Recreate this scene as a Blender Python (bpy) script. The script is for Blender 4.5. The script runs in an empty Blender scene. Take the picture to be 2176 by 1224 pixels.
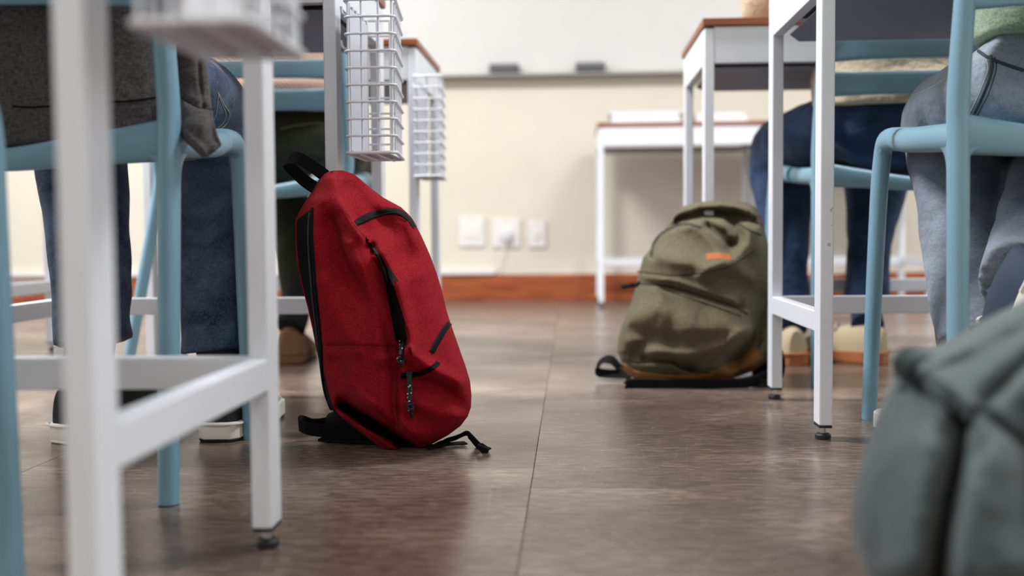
import bpy, math, random
import numpy as np
from mathutils import Vector, Matrix, Euler, noise
random.seed(7)
C = bpy.context.scene
COL = C.collection
R_ = math.radians

# ------------------------------------------------------------------ camera, light, exposure
F_PX, W_PX, H_PX = 2300.0, 2176.0, 1224.0
CAM = Vector((0.0, 0.0, 0.31))
ROT = (Matrix.Rotation(R_(3.16), 4, 'Z') @ Matrix.Rotation(R_(90 - 2.94), 4, 'X') @ Matrix.Rotation(-0.008, 4, 'Z'))
cam_data = bpy.data.cameras.new('camera')
cam = bpy.data.objects.new('camera', cam_data)
COL.objects.link(cam)
cam.matrix_world = Matrix.Translation(CAM) @ ROT
cam_data.sensor_width = 36.0
cam_data.lens = 36.0 * F_PX / W_PX
cam_data.clip_start = 0.02
cam_data.dof.use_dof = True
cam_data.dof.focus_distance = 1.54
cam_data.dof.aperture_fstop = 2.5
C.camera = cam

C.view_settings.view_transform = 'Standard'
C.view_settings.look = 'None'
C.view_settings.gamma = 1.0
C.view_settings.use_curve_mapping = False
C.view_settings.exposure = 0.18

world = bpy.data.worlds.new('world')
C.world = world
world.use_nodes = True
world.node_tree.nodes['Background'].inputs[0].default_value = (0.85, 0.92, 1.0, 1)
world.node_tree.nodes['Background'].inputs[1].default_value = 0.3

def area(name, loc, rot, sx, sy, power, color):
    ld = bpy.data.lights.new(name, 'AREA')
    ld.shape = 'RECTANGLE'; ld.size = sx; ld.size_y = sy
    ld.energy = power; ld.color = color
    o = bpy.data.objects.new(name, ld); COL.objects.link(o)
    o.location = loc; o.rotation_euler = rot
    return o
# daylight through the side windows, then added rear fills and added, unseen ceiling panels
area('daylight_left', (-3.32, 2.95, 1.65), (0, R_(-90), 0), 1.5, 3.6, 54, (0.86, 0.93, 1.0))
area('daylight_right', (3.32, 2.95, 1.65), (0, R_(90), 0), 1.5, 3.6, 40, (0.88, 0.94, 1.0))
area('added_fill_left_rear', (-3.32, -0.9, 1.65), (0, R_(-90), 0), 1.5, 2.6, 18, (0.88, 0.94, 1.0))  # added fill from behind the camera for the front faces
area('added_fill_right_rear', (3.32, -0.9, 1.65), (0, R_(90), 0), 1.5, 2.6, 18, (0.9, 0.95, 1.0))
LAMPS = [(-1.6, 2.1, 165), (1.6, 2.1, 85), (-1.2, -2.0, 27), (1.2, -2.0, 27)]
for lx, ly, lw in LAMPS:
    area('added_ceiling_light', (lx, ly, 2.68), (0, 0, 0), 1.1, 0.5, lw, (0.97, 0.98, 1.0))

# ------------------------------------------------------------------ pixel helpers (real points in the room)
RN = np.array([[ROT[i][j] for j in range(3)] for i in range(3)])
def rays(px, py):
    px = np.asarray(px, float); py = np.asarray(py, float)
    d = np.stack([(px - W_PX / 2) / F_PX, -(py - H_PX / 2) / F_PX, -np.ones_like(px)], -1)
    return d @ RN.T
def pts(px, py, Y):
    d = rays(px, py)
    t = np.asarray(Y, float) / d[..., 1]
    return d * t[..., None] + np.array([0, 0, 0.31])
def at(px, py, Y):
    return Vector(pts(np.array(float(px)), np.array(float(py)), np.array(float(Y))))
def ground(px, py, z=0.0):
    d = rays(np.array(float(px)), np.array(float(py)))
    return Vector(d * ((z - 0.31) / d[2])) + CAM

# ------------------------------------------------------------------ materials
def mat(name, color, rough=0.5, metal=0.0, var=0.0, vscale=8.0, bump=0.0, bscale=60.0, color2=None, sheen=0.0,
        spec=0.5, coords='Object', stretch=None, detail=3.0, bdetail=2.0, coat=0.0, contrast=None):
    m = bpy.data.materials.new(name); m.use_nodes = True
    nt = m.node_tree; b = nt.nodes['Principled BSDF']
    b.inputs['Base Color'].default_value = (*color, 1)
    b.inputs['Roughness'].default_value = rough
    b.inputs['Metallic'].default_value = metal
    b.inputs['Specular IOR Level'].default_value = spec
    if sheen: b.inputs['Sheen Weight'].default_value = sheen
    if coat: b.inputs['Coat Weight'].default_value = coat
    tc = nt.nodes.new('ShaderNodeTexCoord'); mp = nt.nodes.new('ShaderNodeMapping')
    nt.links.new(tc.outputs[coords], mp.inputs[0])
    if stretch: mp.inputs['Scale'].default_value = stretch
    if var or color2:
        n = nt.nodes.new('ShaderNodeTexNoise'); n.inputs['Scale'].default_value = vscale; n.inputs['Detail'].default_value = detail
        nt.links.new(mp.outputs[0], n.inputs['Vector'])
        r = nt.nodes.new('ShaderNodeValToRGB')
        lo, hi = contrast or (0.3, 0.7)
        r.color_ramp.elements[0].position = lo; r.color_ramp.elements[1].position = hi
        c2 = color2 or tuple(min(1, c * (1 + var)) for c in color)
        c1 = color if color2 else tuple(c * (1 - var) for c in color)
        r.color_ramp.elements[0].color = (*c1, 1); r.color_ramp.elements[1].color = (*c2, 1)
        nt.links.new(n.outputs['Fac'], r.inputs[0]); nt.links.new(r.outputs[0], b.inputs['Base Color'])
    if bump:
        n2 = nt.nodes.new('ShaderNodeTexNoise'); n2.inputs['Scale'].default_value = bscale; n2.inputs['Detail'].default_value = bdetail
        nt.links.new(mp.outputs[0], n2.inputs['Vector'])
        bp = nt.nodes.new('ShaderNodeBump'); bp.inputs['Strength'].default_value = bump; bp.inputs['Distance'].default_value = 0.002
        nt.links.new(n2.outputs['Fac'], bp.inputs['Height']); nt.links.new(bp.outputs[0], b.inputs['Normal'])
    return m

def srgb(r, g, b):
    f = lambda c: (c / 255 / 12.92) if c / 255 <= 0.04045 else ((c / 255 + 0.055) / 1.055) ** 2.4
    return (f(r), f(g), f(b))

def weave(name, base, fleck, scale=900, rough=0.9, bump=0.25, wrinkle=0.0, big=0.12, sheen=0.15):
    """woven cloth: fine two-way threads plus soft large variation"""
    m = bpy.data.materials.new(name); m.use_nodes = True
    nt = m.node_tree; b = nt.nodes['Principled BSDF']
    b.inputs['Roughness'].default_value = rough; b.inputs['Specular IOR Level'].default_value = 0.15
    b.inputs['Sheen Weight'].default_value = sheen; b.inputs['Sheen Roughness'].default_value = 0.5
    tc = nt.nodes.new('ShaderNodeTexCoord')
    def nz(sc, st, det=2):
        mp = nt.nodes.new('ShaderNodeMapping'); mp.inputs['Scale'].default_value = st
        nt.links.new(tc.outputs['Object'], mp.inputs[0])
        n = nt.nodes.new('ShaderNodeTexNoise'); n.inputs['Scale'].default_value = sc; n.inputs['Detail'].default_value = det
        nt.links.new(mp.outputs[0], n.inputs['Vector']); return n.outputs['Fac']
    a = nz(scale, (1, 1, 0.25)); c = nz(scale, (0.25, 0.25, 1.0))
    mx = nt.nodes.new('ShaderNodeMath'); mx.operation = 'ADD'; nt.links.new(a, mx.inputs[0]); nt.links.new(c, mx.inputs[1])
    r = nt.nodes.new('ShaderNodeMapRange'); r.inputs['From Min'].default_value = 0.75; r.inputs['From Max'].default_value = 1.25
    nt.links.new(mx.outputs[0], r.inputs[0])
    mc = nt.nodes.new('ShaderNodeMix'); mc.data_type = 'RGBA'
    mc.inputs[6].default_value = (*base, 1); mc.inputs[7].default_value = (*fleck, 1)
    nt.links.new(r.outputs[0], mc.inputs[0])
    big_n = nz(9, (1, 1, 1), 4)
    r2 = nt.nodes.new('ShaderNodeMapRange'); r2.inputs['From Min'].default_value = 0.3; r2.inputs['From Max'].default_value = 0.7
    r2.inputs['To Min'].default_value = 1 - big; r2.inputs['To Max'].default_value = 1 + big
    nt.links.new(big_n, r2.inputs[0])
    sc_ = nt.nodes.new('ShaderNodeVectorMath'); sc_.operation = 'SCALE'
    nt.links.new(mc.outputs[2], sc_.inputs[0]); nt.links.new(r2.outputs[0], sc_.inputs['Scale'])
    nt.links.new(sc_.outputs[0], b.inputs['Base Color'])
    bp = nt.nodes.new('ShaderNodeBump'); bp.inputs['Strength'].default_value = bump; bp.inputs['Distance'].default_value = 0.0006
    nt.links.new(mx.outputs[0], bp.inputs['Height'])
    last = bp.outputs[0]
    if wrinkle:
        w = nz(14, (1, 1, 1.7), 3)
        b2 = nt.nodes.new('ShaderNodeBump'); b2.inputs['Strength'].default_value = wrinkle; b2.inputs['Distance'].default_value = 0.02
        nt.links.new(w, b2.inputs['Height']); nt.links.new(last, b2.inputs['Normal']); last = b2.outputs[0]
    nt.links.new(last, b.inputs['Normal'])
    return m

M = {}
M['white_metal'] = mat('white_powder_coated_steel', srgb(216, 219, 226), 0.36, var=0.02, bump=0.04, bscale=400)
M['tray_metal'] = mat('grey_tray_steel', srgb(122, 124, 140), 0.5, var=0.03)
M['black_rubber'] = mat('black_rubber', (0.012, 0.012, 0.013), 0.55)
M['chrome'] = mat('steel_stem', (0.6, 0.6, 0.62), 0.25, metal=1.0)
M['blue_plastic'] = mat('light_blue_plastic', srgb(112, 150, 168), 0.38, var=0.03, bump=0.08, bscale=900)
M['wood_edge'] = mat('varnished_brown_wood', srgb(150, 84, 46), 0.4, color2=srgb(112, 56, 28), vscale=20, stretch=(0.5, 4, 12))
M['wall'] = mat('cream_wall_paint', srgb(206, 199, 184), 0.85, var=0.015, bump=0.1, bscale=90)
M['ceiling'] = mat('ceiling_paint', (0.82, 0.81, 0.78), 0.9)
M['whiteboard'] = mat('white_board_face', (0.56, 0.548, 0.535), 0.3, var=0.01)
M['aluminium'] = mat('brushed_aluminium', (0.45, 0.44, 0.42), 0.4, metal=0.6)
M['felt'] = mat('grey_felt', srgb(95, 95, 98), 0.9, bump=0.3, bscale=300)
M['skirting'] = mat('varnished_skirting_wood', srgb(168, 88, 44), 0.35, color2=srgb(122, 56, 30), vscale=5, stretch=(1.2, 6, 14), coat=0.3)
M['white_plastic'] = mat('white_plastic', (0.70, 0.68, 0.66), 0.35)
M['paper'] = mat('white_paper', (0.8, 0.8, 0.82), 0.8)
M['grey_card'] = mat('pale_grey_card', srgb(196, 197, 205), 0.7)
M['pale_blue_card'] = mat('pale_blue_card', srgb(205, 212, 220), 0.7)
M['tan_card'] = mat('tan_card', srgb(168, 132, 84), 0.7)
M['red_cloth'] = weave('red_canvas', (0.135, 0.0016, 0.005), (0.34, 0.009, 0.018), 1300, bump=0.35, big=0.1, sheen=0.0)
M['red_seam'] = mat('red_seam_cloth', (0.2, 0.006, 0.012), 0.9)
M['black_web'] = weave('black_webbing', (0.003, 0.003, 0.004), (0.011, 0.011, 0.013), 900, bump=0.5, sheen=0.0)
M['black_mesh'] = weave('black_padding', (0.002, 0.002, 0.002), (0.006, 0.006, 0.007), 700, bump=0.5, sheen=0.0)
M['black_nylon'] = mat('black_zip_nylon', (0.003, 0.003, 0.0035), 0.65, spec=0.12, bump=0.3, bscale=900)
M['zip_teeth'] = mat('black_zip_teeth', (0.012, 0.012, 0.013), 0.45, spec=0.3)
M['dark_tag'] = mat('dark_grey_tag', (0.03, 0.03, 0.035), 0.7, bump=0.3, bscale=900)
M['olive_cloth'] = weave('olive_canvas', (0.062, 0.054, 0.030), (0.145, 0.128, 0.080), 900, bump=0.3, big=0.12, sheen=0.05)
M['olive_seam'] = mat('dark_olive_seam', (0.018, 0.017, 0.01), 0.9)
M['tan_leather'] = mat('brown_suede_base', srgb(134, 92, 48), 0.85, var=0.25, vscale=30, bump=0.3, bscale=300)
M['orange_label'] = mat('orange_label', srgb(150, 78, 28), 0.8)
M['grey_cloth'] = weave('grey_green_canvas', (0.044, 0.059, 0.063), (0.077, 0.098, 0.101), 700, bump=0.2, big=0.06)
M['grey_seam'] = mat('dark_bag_seam', (0.008, 0.011, 0.013), 0.9)
M['skin'] = mat('skin', srgb(196, 144, 112), 0.55, var=0.05)
M['hair_dark'] = mat('dark_hair', (0.012, 0.008, 0.006), 0.5, bump=0.8, bscale=200, stretch=(1, 1, 0.1))
M['hair_brown'] = mat('brown_hair', (0.06, 0.03, 0.015), 0.5, bump=0.8, bscale=200, stretch=(1, 1, 0.1))
M['sock_dark'] = mat('dark_sock', (0.008, 0.008, 0.01), 0.9)
M['gum'] = mat('gum_sole_rubber', srgb(176, 108, 66), 0.55, var=0.08)
M['gum_dark'] = mat('brown_outsole_rubber', srgb(104, 52, 26), 0.6, var=0.15, vscale=60, bump=0.5, bscale=220)
M['shoe_white'] = mat('white_shoe_rubber', srgb(226, 220, 212), 0.55)
M['shoe_beige'] = mat('beige_suede_shoe', srgb(188, 172, 140), 0.85, var=0.06, bump=0.2)
M['shoe_black'] = mat('black_canvas_shoe', (0.01, 0.01, 0.012), 0.8)
M['shoe_red'] = mat('red_canvas_shoe', srgb(150, 60, 58), 0.8)
M['shoe_navy'] = mat('navy_canvas_shoe', srgb(40, 52, 72), 0.8)
M['shoe_brown'] = mat('brown_suede_shoe', srgb(128, 92, 62), 0.85, var=0.1)

def denim(name, dark, light, contrast=(0.3, 0.72), scale=7):
    m = weave(name, dark, light, 700, bump=0.3, wrinkle=0.55, big=0.05, sheen=0.1)
    nt = m.node_tree
    mc = [n for n in nt.nodes if n.type == 'MIX'][0]
    b = nt.nodes['Principled BSDF']
    tc = [n for n in nt.nodes if n.type == 'TEX_COORD'][0]
    mp = nt.nodes.new('ShaderNodeMapping'); mp.inputs['Scale'].default_value = (1, 1, 1.6)
    nt.links.new(tc.outputs['Object'], mp.inputs[0])
    n = nt.nodes.new('ShaderNodeTexNoise'); n.inputs['Scale'].default_value = scale; n.inputs['Detail'].default_value = 4
    n.inputs['Distortion'].default_value = 0.8
    nt.links.new(mp.outputs[0], n.inputs['Vector'])
    r = nt.nodes.new('ShaderNodeMapRange'); r.inputs['From Min'].default_value = contrast[0]; r.inputs['From Max'].default_value = contrast[1]
    nt.links.new(n.outputs['Fac'], r.inputs[0])
    old = mc.inputs[0].links[0].from_socket
    ml = nt.nodes.new('ShaderNodeMath'); ml.operation = 'MULTIPLY_ADD'; ml.inputs[1].default_value = 0.35
    nt.links.new(old, ml.inputs[0])
    m3 = nt.nodes.new('ShaderNodeMath'); m3.operation = 'MULTIPLY'; m3.inputs[1].default_value = 0.65
    nt.links.new(r.outputs[0], m3.inputs[0]); nt.links.new(m3.outputs[0], ml.inputs[2])
    nt.links.new(ml.outputs[0], mc.inputs[0])
    return m
M['denim_blue'] = denim('mid_blue_denim', (0.010, 0.020, 0.050), (0.13, 0.18, 0.29), contrast=(.38, .75), scale=9)
M['denim_navy'] = denim('navy_denim', (0.006, 0.013, 0.035), (0.045, 0.085, 0.18), contrast=(.35, .75))
M['denim_grey'] = denim('washed_grey_blue_denim', (0.10, 0.125, 0.17), (0.30, 0.335, 0.39), scale=5)
M['olive_trouser'] = weave('dark_olive_trouser', (0.012, 0.013, 0.008), (0.035, 0.036, 0.02), 700, wrinkle=0.5)
M['grey_jersey'] = weave('charcoal_jersey', (0.036, 0.031, 0.032), (0.098, 0.086, 0.087), 600, bump=0.3, wrinkle=0.35, big=0.1)
M['beige_jersey'] = weave('beige_jersey', (0.42, 0.33, 0.22), (0.60, 0.50, 0.36), 500, bump=0.3, wrinkle=0.5)
M['green_jersey'] = weave('sage_green_sweater', (0.20, 0.29, 0.18), (0.36, 0.46, 0.32), 500, bump=0.5, wrinkle=0.3)
M['white_shirt'] = weave('white_cotton', (0.50, 0.52, 0.48), (0.66, 0.68, 0.64), 500, wrinkle=0.3)
M['stitch'] = mat('pale_stitching', srgb(190, 186, 180), 0.9)
M['dark_stitch'] = mat('dark_denim_seam', (0.03, 0.035, 0.05), 0.9)

# striped shirt
def striped():
    m = bpy.data.materials.new('striped_shirt'); m.use_nodes = True
    nt = m.node_tree; b = nt.nodes['Principled BSDF']; b.inputs['Roughness'].default_value = 0.9
    tc = nt.nodes.new('ShaderNodeTexCoord'); w = nt.nodes.new('ShaderNodeTexWave')
    w.bands_direction = 'DIAGONAL'; w.inputs['Scale'].default_value = 55; w.inputs['Distortion'].default_value = 0.3
    nt.links.new(tc.outputs['Object'], w.inputs['Vector'])
    r = nt.nodes.new('ShaderNodeValToRGB')
    r.color_ramp.elements[0].position = 0.45; r.color_ramp.elements[0].color = (*srgb(206, 178, 160), 1)
    r.color_ramp.elements[1].position = 0.6; r.color_ramp.elements[1].color = (*srgb(150, 112, 92), 1)
    nt.links.new(w.outputs['Color'], r.inputs[0]); nt.links.new(r.outputs[0], b.inputs['Base Color'])
    return m
M['striped'] = striped()

def cord_mat():
    m = bpy.data.materials.new('black_cord_with_white_flecks'); m.use_nodes = True
    nt = m.node_tree; b = nt.nodes['Principled BSDF']; b.inputs['Roughness'].default_value = 0.6
    tc = nt.nodes.new('ShaderNodeTexCoord'); v = nt.nodes.new('ShaderNodeTexVoronoi'); v.inputs['Scale'].default_value = 190
    nt.links.new(tc.outputs['Object'], v.inputs['Vector'])
    r = nt.nodes.new('ShaderNodeValToRGB'); r.color_ramp.interpolation = 'CONSTANT'
    r.color_ramp.elements[0].color = (0.75, 0.75, 0.75, 1); r.color_ramp.elements[1].position = 0.22
    r.color_ramp.elements[1].color = (0.002, 0.006, 0.008, 1)
    nt.links.new(v.outputs['Distance'], r.inputs[0]); nt.links.new(r.outputs[0], b.inputs['Base Color'])
    return m
M['cord'] = cord_mat()

def floor_mat():
    m = bpy.data.materials.new('worn_brown_vinyl'); m.use_nodes = True
    nt = m.node_tree; b = nt.nodes['Principled BSDF']
    b.inputs['Specular IOR Level'].default_value = 0.5
    tc = nt.nodes.new('ShaderNodeTexCoord')
    def nz(sc, st, det=3, dist=0.0):
        mp = nt.nodes.new('ShaderNodeMapping'); mp.inputs['Scale'].default_value = st
        nt.links.new(tc.outputs['Object'], mp.inputs[0])
        n = nt.nodes.new('ShaderNodeTexNoise'); n.inputs['Scale'].default_value = sc; n.inputs['Detail'].default_value = det
        n.inputs['Distortion'].default_value = dist
        nt.links.new(mp.outputs[0], n.inputs['Vector']); return n.outputs['Fac']
    big = nz(3.2, (1, 1.3, 1), 5, 0.4)
    grain = nz(26, (1, 4.5, 1), 5, 0.6)
    saw = nz(260, (0.25, 1, 1), 3)
    saw2 = nz(200, (1, 0.3, 1), 3)
    def math_(op, a, bb):
        n = nt.nodes.new('ShaderNodeMath'); n.operation = op
        for k, v in enumerate((a, bb)):
            if isinstance(v, (int, float)): n.inputs[k].default_value = v
            else: nt.links.new(v, n.inputs[k])
        return n.outputs[0]
    s = math_('ADD', math_('MULTIPLY', big, 0.45), math_('ADD', math_('MULTIPLY', grain, 0.33), math_('MULTIPLY', saw, 0.22)))
    r = nt.nodes.new('ShaderNodeValToRGB')
    r.color_ramp.elements[0].position = 0.36; r.color_ramp.elements[0].color = (*srgb(64, 51, 45), 1)
    r.color_ramp.elements[1].position = 0.66; r.color_ramp.elements[1].color = (*srgb(156, 138, 124), 1)
    e = r.color_ramp.elements.new(0.5); e.color = (*srgb(106, 89, 79), 1)
    nt.links.new(s, r.inputs[0])
    # thin pale scratches
    sc = nz(7, (1, 0.22, 1), 2, 1.5)
    band = nt.nodes.new('ShaderNodeMath'); band.operation = 'COMPARE'; band.inputs[1].default_value = 0.5; band.inputs[2].default_value = 0.0016
    nt.links.new(sc, band.inputs[0])
    mc = nt.nodes.new('ShaderNodeMix'); mc.data_type = 'RGBA'
    mf = math_('MULTIPLY', band.outputs[0], 0.16); nt.links.new(mf, mc.inputs[0])
    nt.links.new(r.outputs[0], mc.inputs[6]); mc.inputs[7].default_value = (*srgb(160, 150, 142), 1)
    nt.links.new(mc.outputs[2], b.inputs['Base Color'])
    rr = nt.nodes.new('ShaderNodeMapRange'); rr.inputs['From Min'].default_value = 0.3; rr.inputs['From Max'].default_value = 0.7
    rr.inputs['To Min'].default_value = 0.30; rr.inputs['To Max'].default_value = 0.16
    nt.links.new(big, rr.inputs[0]); nt.links.new(rr.outputs[0], b.inputs['Roughness'])
    bp = nt.nodes.new('ShaderNodeBump'); bp.inputs['Strength'].default_value = 0.22; bp.inputs['Distance'].default_value = 0.0009
    h = math_('ADD', math_('MULTIPLY', saw, 0.7), math_('ADD', math_('MULTIPLY', saw2, 0.4), grain))
    nt.links.new(h, bp.inputs['Height']); nt.links.new(bp.outputs[0], b.inputs['Normal'])
    return m
M['floor'] = floor_mat()
M['joint'] = mat('dark_floor_joint', (0.05, 0.042, 0.036), 0.8)

# ------------------------------------------------------------------ mesh helpers
def catmull(P, n):
    P = [Vector(p) for p in P]
    if len(P) < 3:
        return [P[0].lerp(P[-1], i / n) for i in range(n + 1)]
    Q = [P[0] * 2 - P[1]] + P + [P[-1] * 2 - P[-2]]
    out = []
    segs = len(P) - 1
    for i in range(n + 1):
        t = i / n * segs; k = min(int(t), segs - 1); u = t - k
        a, b, c, d = Q[k:k + 4]
        out.append(0.5 * ((2 * b) + (c - a) * u + (2 * a - 5 * b + 4 * c - d) * u * u + (-a + 3 * b - 3 * c + d) * u ** 3))
    return out

class MB:
    def __init__(s): s.v = []; s.f = []
    def add(s, vs, fs):
        o = len(s.v); s.v += [tuple(x) for x in vs]; s.f += [tuple(o + i for i in f) for f in fs]; return s
    def box(s, x0, x1, y0, y1, z0, z1, mtx=None):
        vs = [Vector(p) for p in [(x0, y0, z0), (x1, y0, z0), (x1, y1, z0), (x0, y1, z0), (x0, y0, z1), (x1, y0, z1), (x1, y1, z1), (x0, y1, z1)]]
        if mtx: vs = [mtx @ v for v in vs]
        return s.add(vs, [(0, 3, 2, 1), (4, 5, 6, 7), (0, 1, 5, 4), (1, 2, 6, 5), (2, 3, 7, 6), (3, 0, 4, 7)])
    def tube(s, path, r, segs=12, n=None, up=None, closed=False, cap=True, power=2.0):
        """r: number, list of numbers, or list of (side, up) radii, interpolated along the path"""
        P = catmull(path, n) if n else [Vector(p) for p in path]
        m = len(P)
        if not isinstance(r, (list, tuple)): r = [r]
        rr = [(a if isinstance(a, (list, tuple)) else (a, a)) for a in r]
        def rad(t):
            if len(rr) == 1: return rr[0]
            u = t * (len(rr) - 1); k = min(int(u), len(rr) - 2); w = u - k
            return (rr[k][0] * (1 - w) + rr[k + 1][0] * w, rr[k][1] * (1 - w) + rr[k + 1][1] * w)
        T = []
        for i in range(m):
            if closed: t = P[(i + 1) % m] - P[i - 1]
            else: t = P[min(i + 1, m - 1)] - P[max(i - 1, 0)]
            T.append(t.normalized())
        vs, fs = [], []
        side = None
        for i in range(m):
            if up is not None:
                u_ = Vector(up); sd = T[i].cross(u_)
                if sd.length < 1e-3: sd = side or T[i].orthogonal()
                sd.normalize()
            else:
                if side is None: sd = T[i].orthogonal().normalized()
                else: sd = (side - T[i] * side.dot(T[i])).normalized()
            side = sd; nu = sd.cross(T[i]).normalized()
            ra, rb = rad(i / max(1, m - 1))
            for k in range(segs):
                a = 2 * math.pi * k / segs
                ca, sa = math.cos(a), math.sin(a)
                if power != 2.0:
                    ca = math.copysign(abs(ca) ** (2 / power), ca); sa = math.copysign(abs(sa) ** (2 / power), sa)
                vs.append(P[i] + sd * ra * ca + nu * rb * sa)
        for i in range(m if closed else m - 1):
            j = (i + 1) % m
            for k in range(segs):
                l = (k + 1) % segs
                fs.append((i * segs + k, i * segs + l, j * segs + l, j * segs + k))
        if cap and not closed:
            fs.append(tuple(range(segs - 1, -1, -1))); fs.append(tuple((m - 1) * segs + k for k in range(segs)))
        return s.add(vs, fs)
    def ribbon(s, path, width, thick, wdir, n=None):
        """flat strap: path, width vector direction (vector or list of vectors)"""
        P = catmull(path, n) if n else [Vector(p) for p in path]
        m = len(P)
        wd = [Vector(w) for w in wdir] if isinstance(wdir, list) else [Vector(wdir)] * 2
        vs, fs = [], []
        for i in range(m):
            t = (P[min(i + 1, m - 1)] - P[max(i - 1, 0)]).normalized()
            u = i / (m - 1) * (len(wd) - 1); k = min(int(u), len(wd) - 2)
            w = wd[k].lerp(wd[k + 1], u - k)
            w = (w - t * w.dot(t)).normalized(); nn = t.cross(w).normalized()
            wi = width[0] + (width[1] - width[0]) * i / (m - 1) if isinstance(width, tuple) else width
            for a, b in ((-.5, -.5), (.5, -.5), (.5, .5), (-.5, .5)):
                vs.append(P[i] + w * wi * a + nn * thick * b)
        for i in range(m - 1):
            for k in range(4):
                l = (k + 1) % 4
                fs.append((i * 4 + k, i * 4 + l, i * 4 + 4 + l, i * 4 + 4 + k))
        fs.append((3, 2, 1, 0)); fs.append(tuple((m - 1) * 4 + k for k in range(4)))
        return s.add(vs, fs)
    def lathe(s, prof, c, segs=20, mtx=None):
        vs, fs = [], []
        for r, z in prof:
            for k in range(segs):
                a = 2 * math.pi * k / segs
                v = Vector((r * math.cos(a), r * math.sin(a), z))
                if mtx: v = mtx @ v
                vs.append(v + Vector(c))
        m = len(prof)
        for i in range(m - 1):
            for k in range(segs):
                l = (k + 1) % segs
                fs.append((i * segs + k, i * segs + l, (i + 1) * segs + l, (i + 1) * segs + k))
        fs.append(tuple(range(segs - 1, -1, -1))); fs.append(tuple((m - 1) * segs + k for k in range(segs)))
        return s.add(vs, fs)
    def ellipsoid(s, c, r, mtx=None, nu=20, nv=12):
        vs, fs = [], []
        for i in range(nv + 1):
            th = math.pi * i / nv
            for k in range(nu):
                a = 2 * math.pi * k / nu
                v = Vector((r[0] * math.sin(th) * math.cos(a), r[1] * math.sin(th) * math.sin(a), r[2] * math.cos(th)))
                if mtx: v = mtx @ v
                vs.append(v + Vector(c))
        for i in range(nv):
            for k in range(nu):
                l = (k + 1) % nu
                fs.append((i * nu + k, (i + 1) * nu + k, (i + 1) * nu + l, i * nu + l))
        return s.add(vs, fs)
    def prism(s, poly, thick, mtx):
        """polygon in local xy, extruded along local z by +-thick/2"""
        m = len(poly)
        vs = [mtx @ Vector((x, y, -thick / 2)) for x, y in poly] + [mtx @ Vector((x, y, thick / 2)) for x, y in poly]
        fs = [tuple(range(m - 1, -1, -1)), tuple(range(m, 2 * m))] + [(i, (i + 1) % m, m + (i + 1) % m, m + i) for i in range(m)]
        return s.add(vs, fs)
    def build(s, name, material, parent=None, smooth=True, bevel=0, seg=2, remesh=0, relax=0, angle=40):
        me = bpy.data.meshes.new(name)
        me.from_pydata([tuple(v) for v in s.v], [], s.f)
        me.validate(); me.update()
        me.materials.append(material)
        o = bpy.data.objects.new(name, me); COL.objects.link(o)
        if smooth:
            me.polygons.foreach_set('use_smooth', [True] * len(me.polygons))
            if angle and not remesh:
                try: me.set_sharp_from_angle(angle=R_(angle))
                except Exception: pass
        if bevel:
            b = o.modifiers.new('bevel', 'BEVEL'); b.width = bevel; b.segments = seg; b.limit_method = 'ANGLE'; b.angle_limit = R_(40)
            b.harden_normals = False
        if remesh:
            r = o.modifiers.new('remesh', 'REMESH'); r.mode = 'VOXEL'; r.voxel_size = remesh; r.use_smooth_shade = True
            if relax:
                sm = o.modifiers.new('smooth', 'SMOOTH'); sm.factor = 0.6; sm.iterations = relax
        if parent is not None:
            o.parent = parent
            o.matrix_parent_inverse = Matrix.Identity(4)
            pm = PM.get(parent.name)
            if pm is not None:
                inv = pm.inverted()
                me.transform(inv)
        PM[o.name] = PM.get(parent.name, Matrix.Identity(4)) if parent is not None else Matrix.Identity(4)
        return o
PM = {}
def tag(o, label, cat, group=None, kind=None):
    o['label'] = label; o['category'] = cat
    if group: o['group'] = group
    if kind: o['kind'] = kind
    return o
def thing(name, label, cat, loc=(0, 0, 0), rotz=0.0, group=None):
    o = bpy.data.objects.new(name, None); COL.objects.link(o)
    o.location = loc; o.rotation_euler = (0, 0, rotz); o.empty_display_size = 0.1
    PM[o.name] = Matrix.Translation(Vector(loc)) @ Matrix.Rotation(rotz, 4, 'Z')
    return tag(o, label, cat, group)
def struct(o):
    o['kind'] = 'structure'; return o

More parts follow.
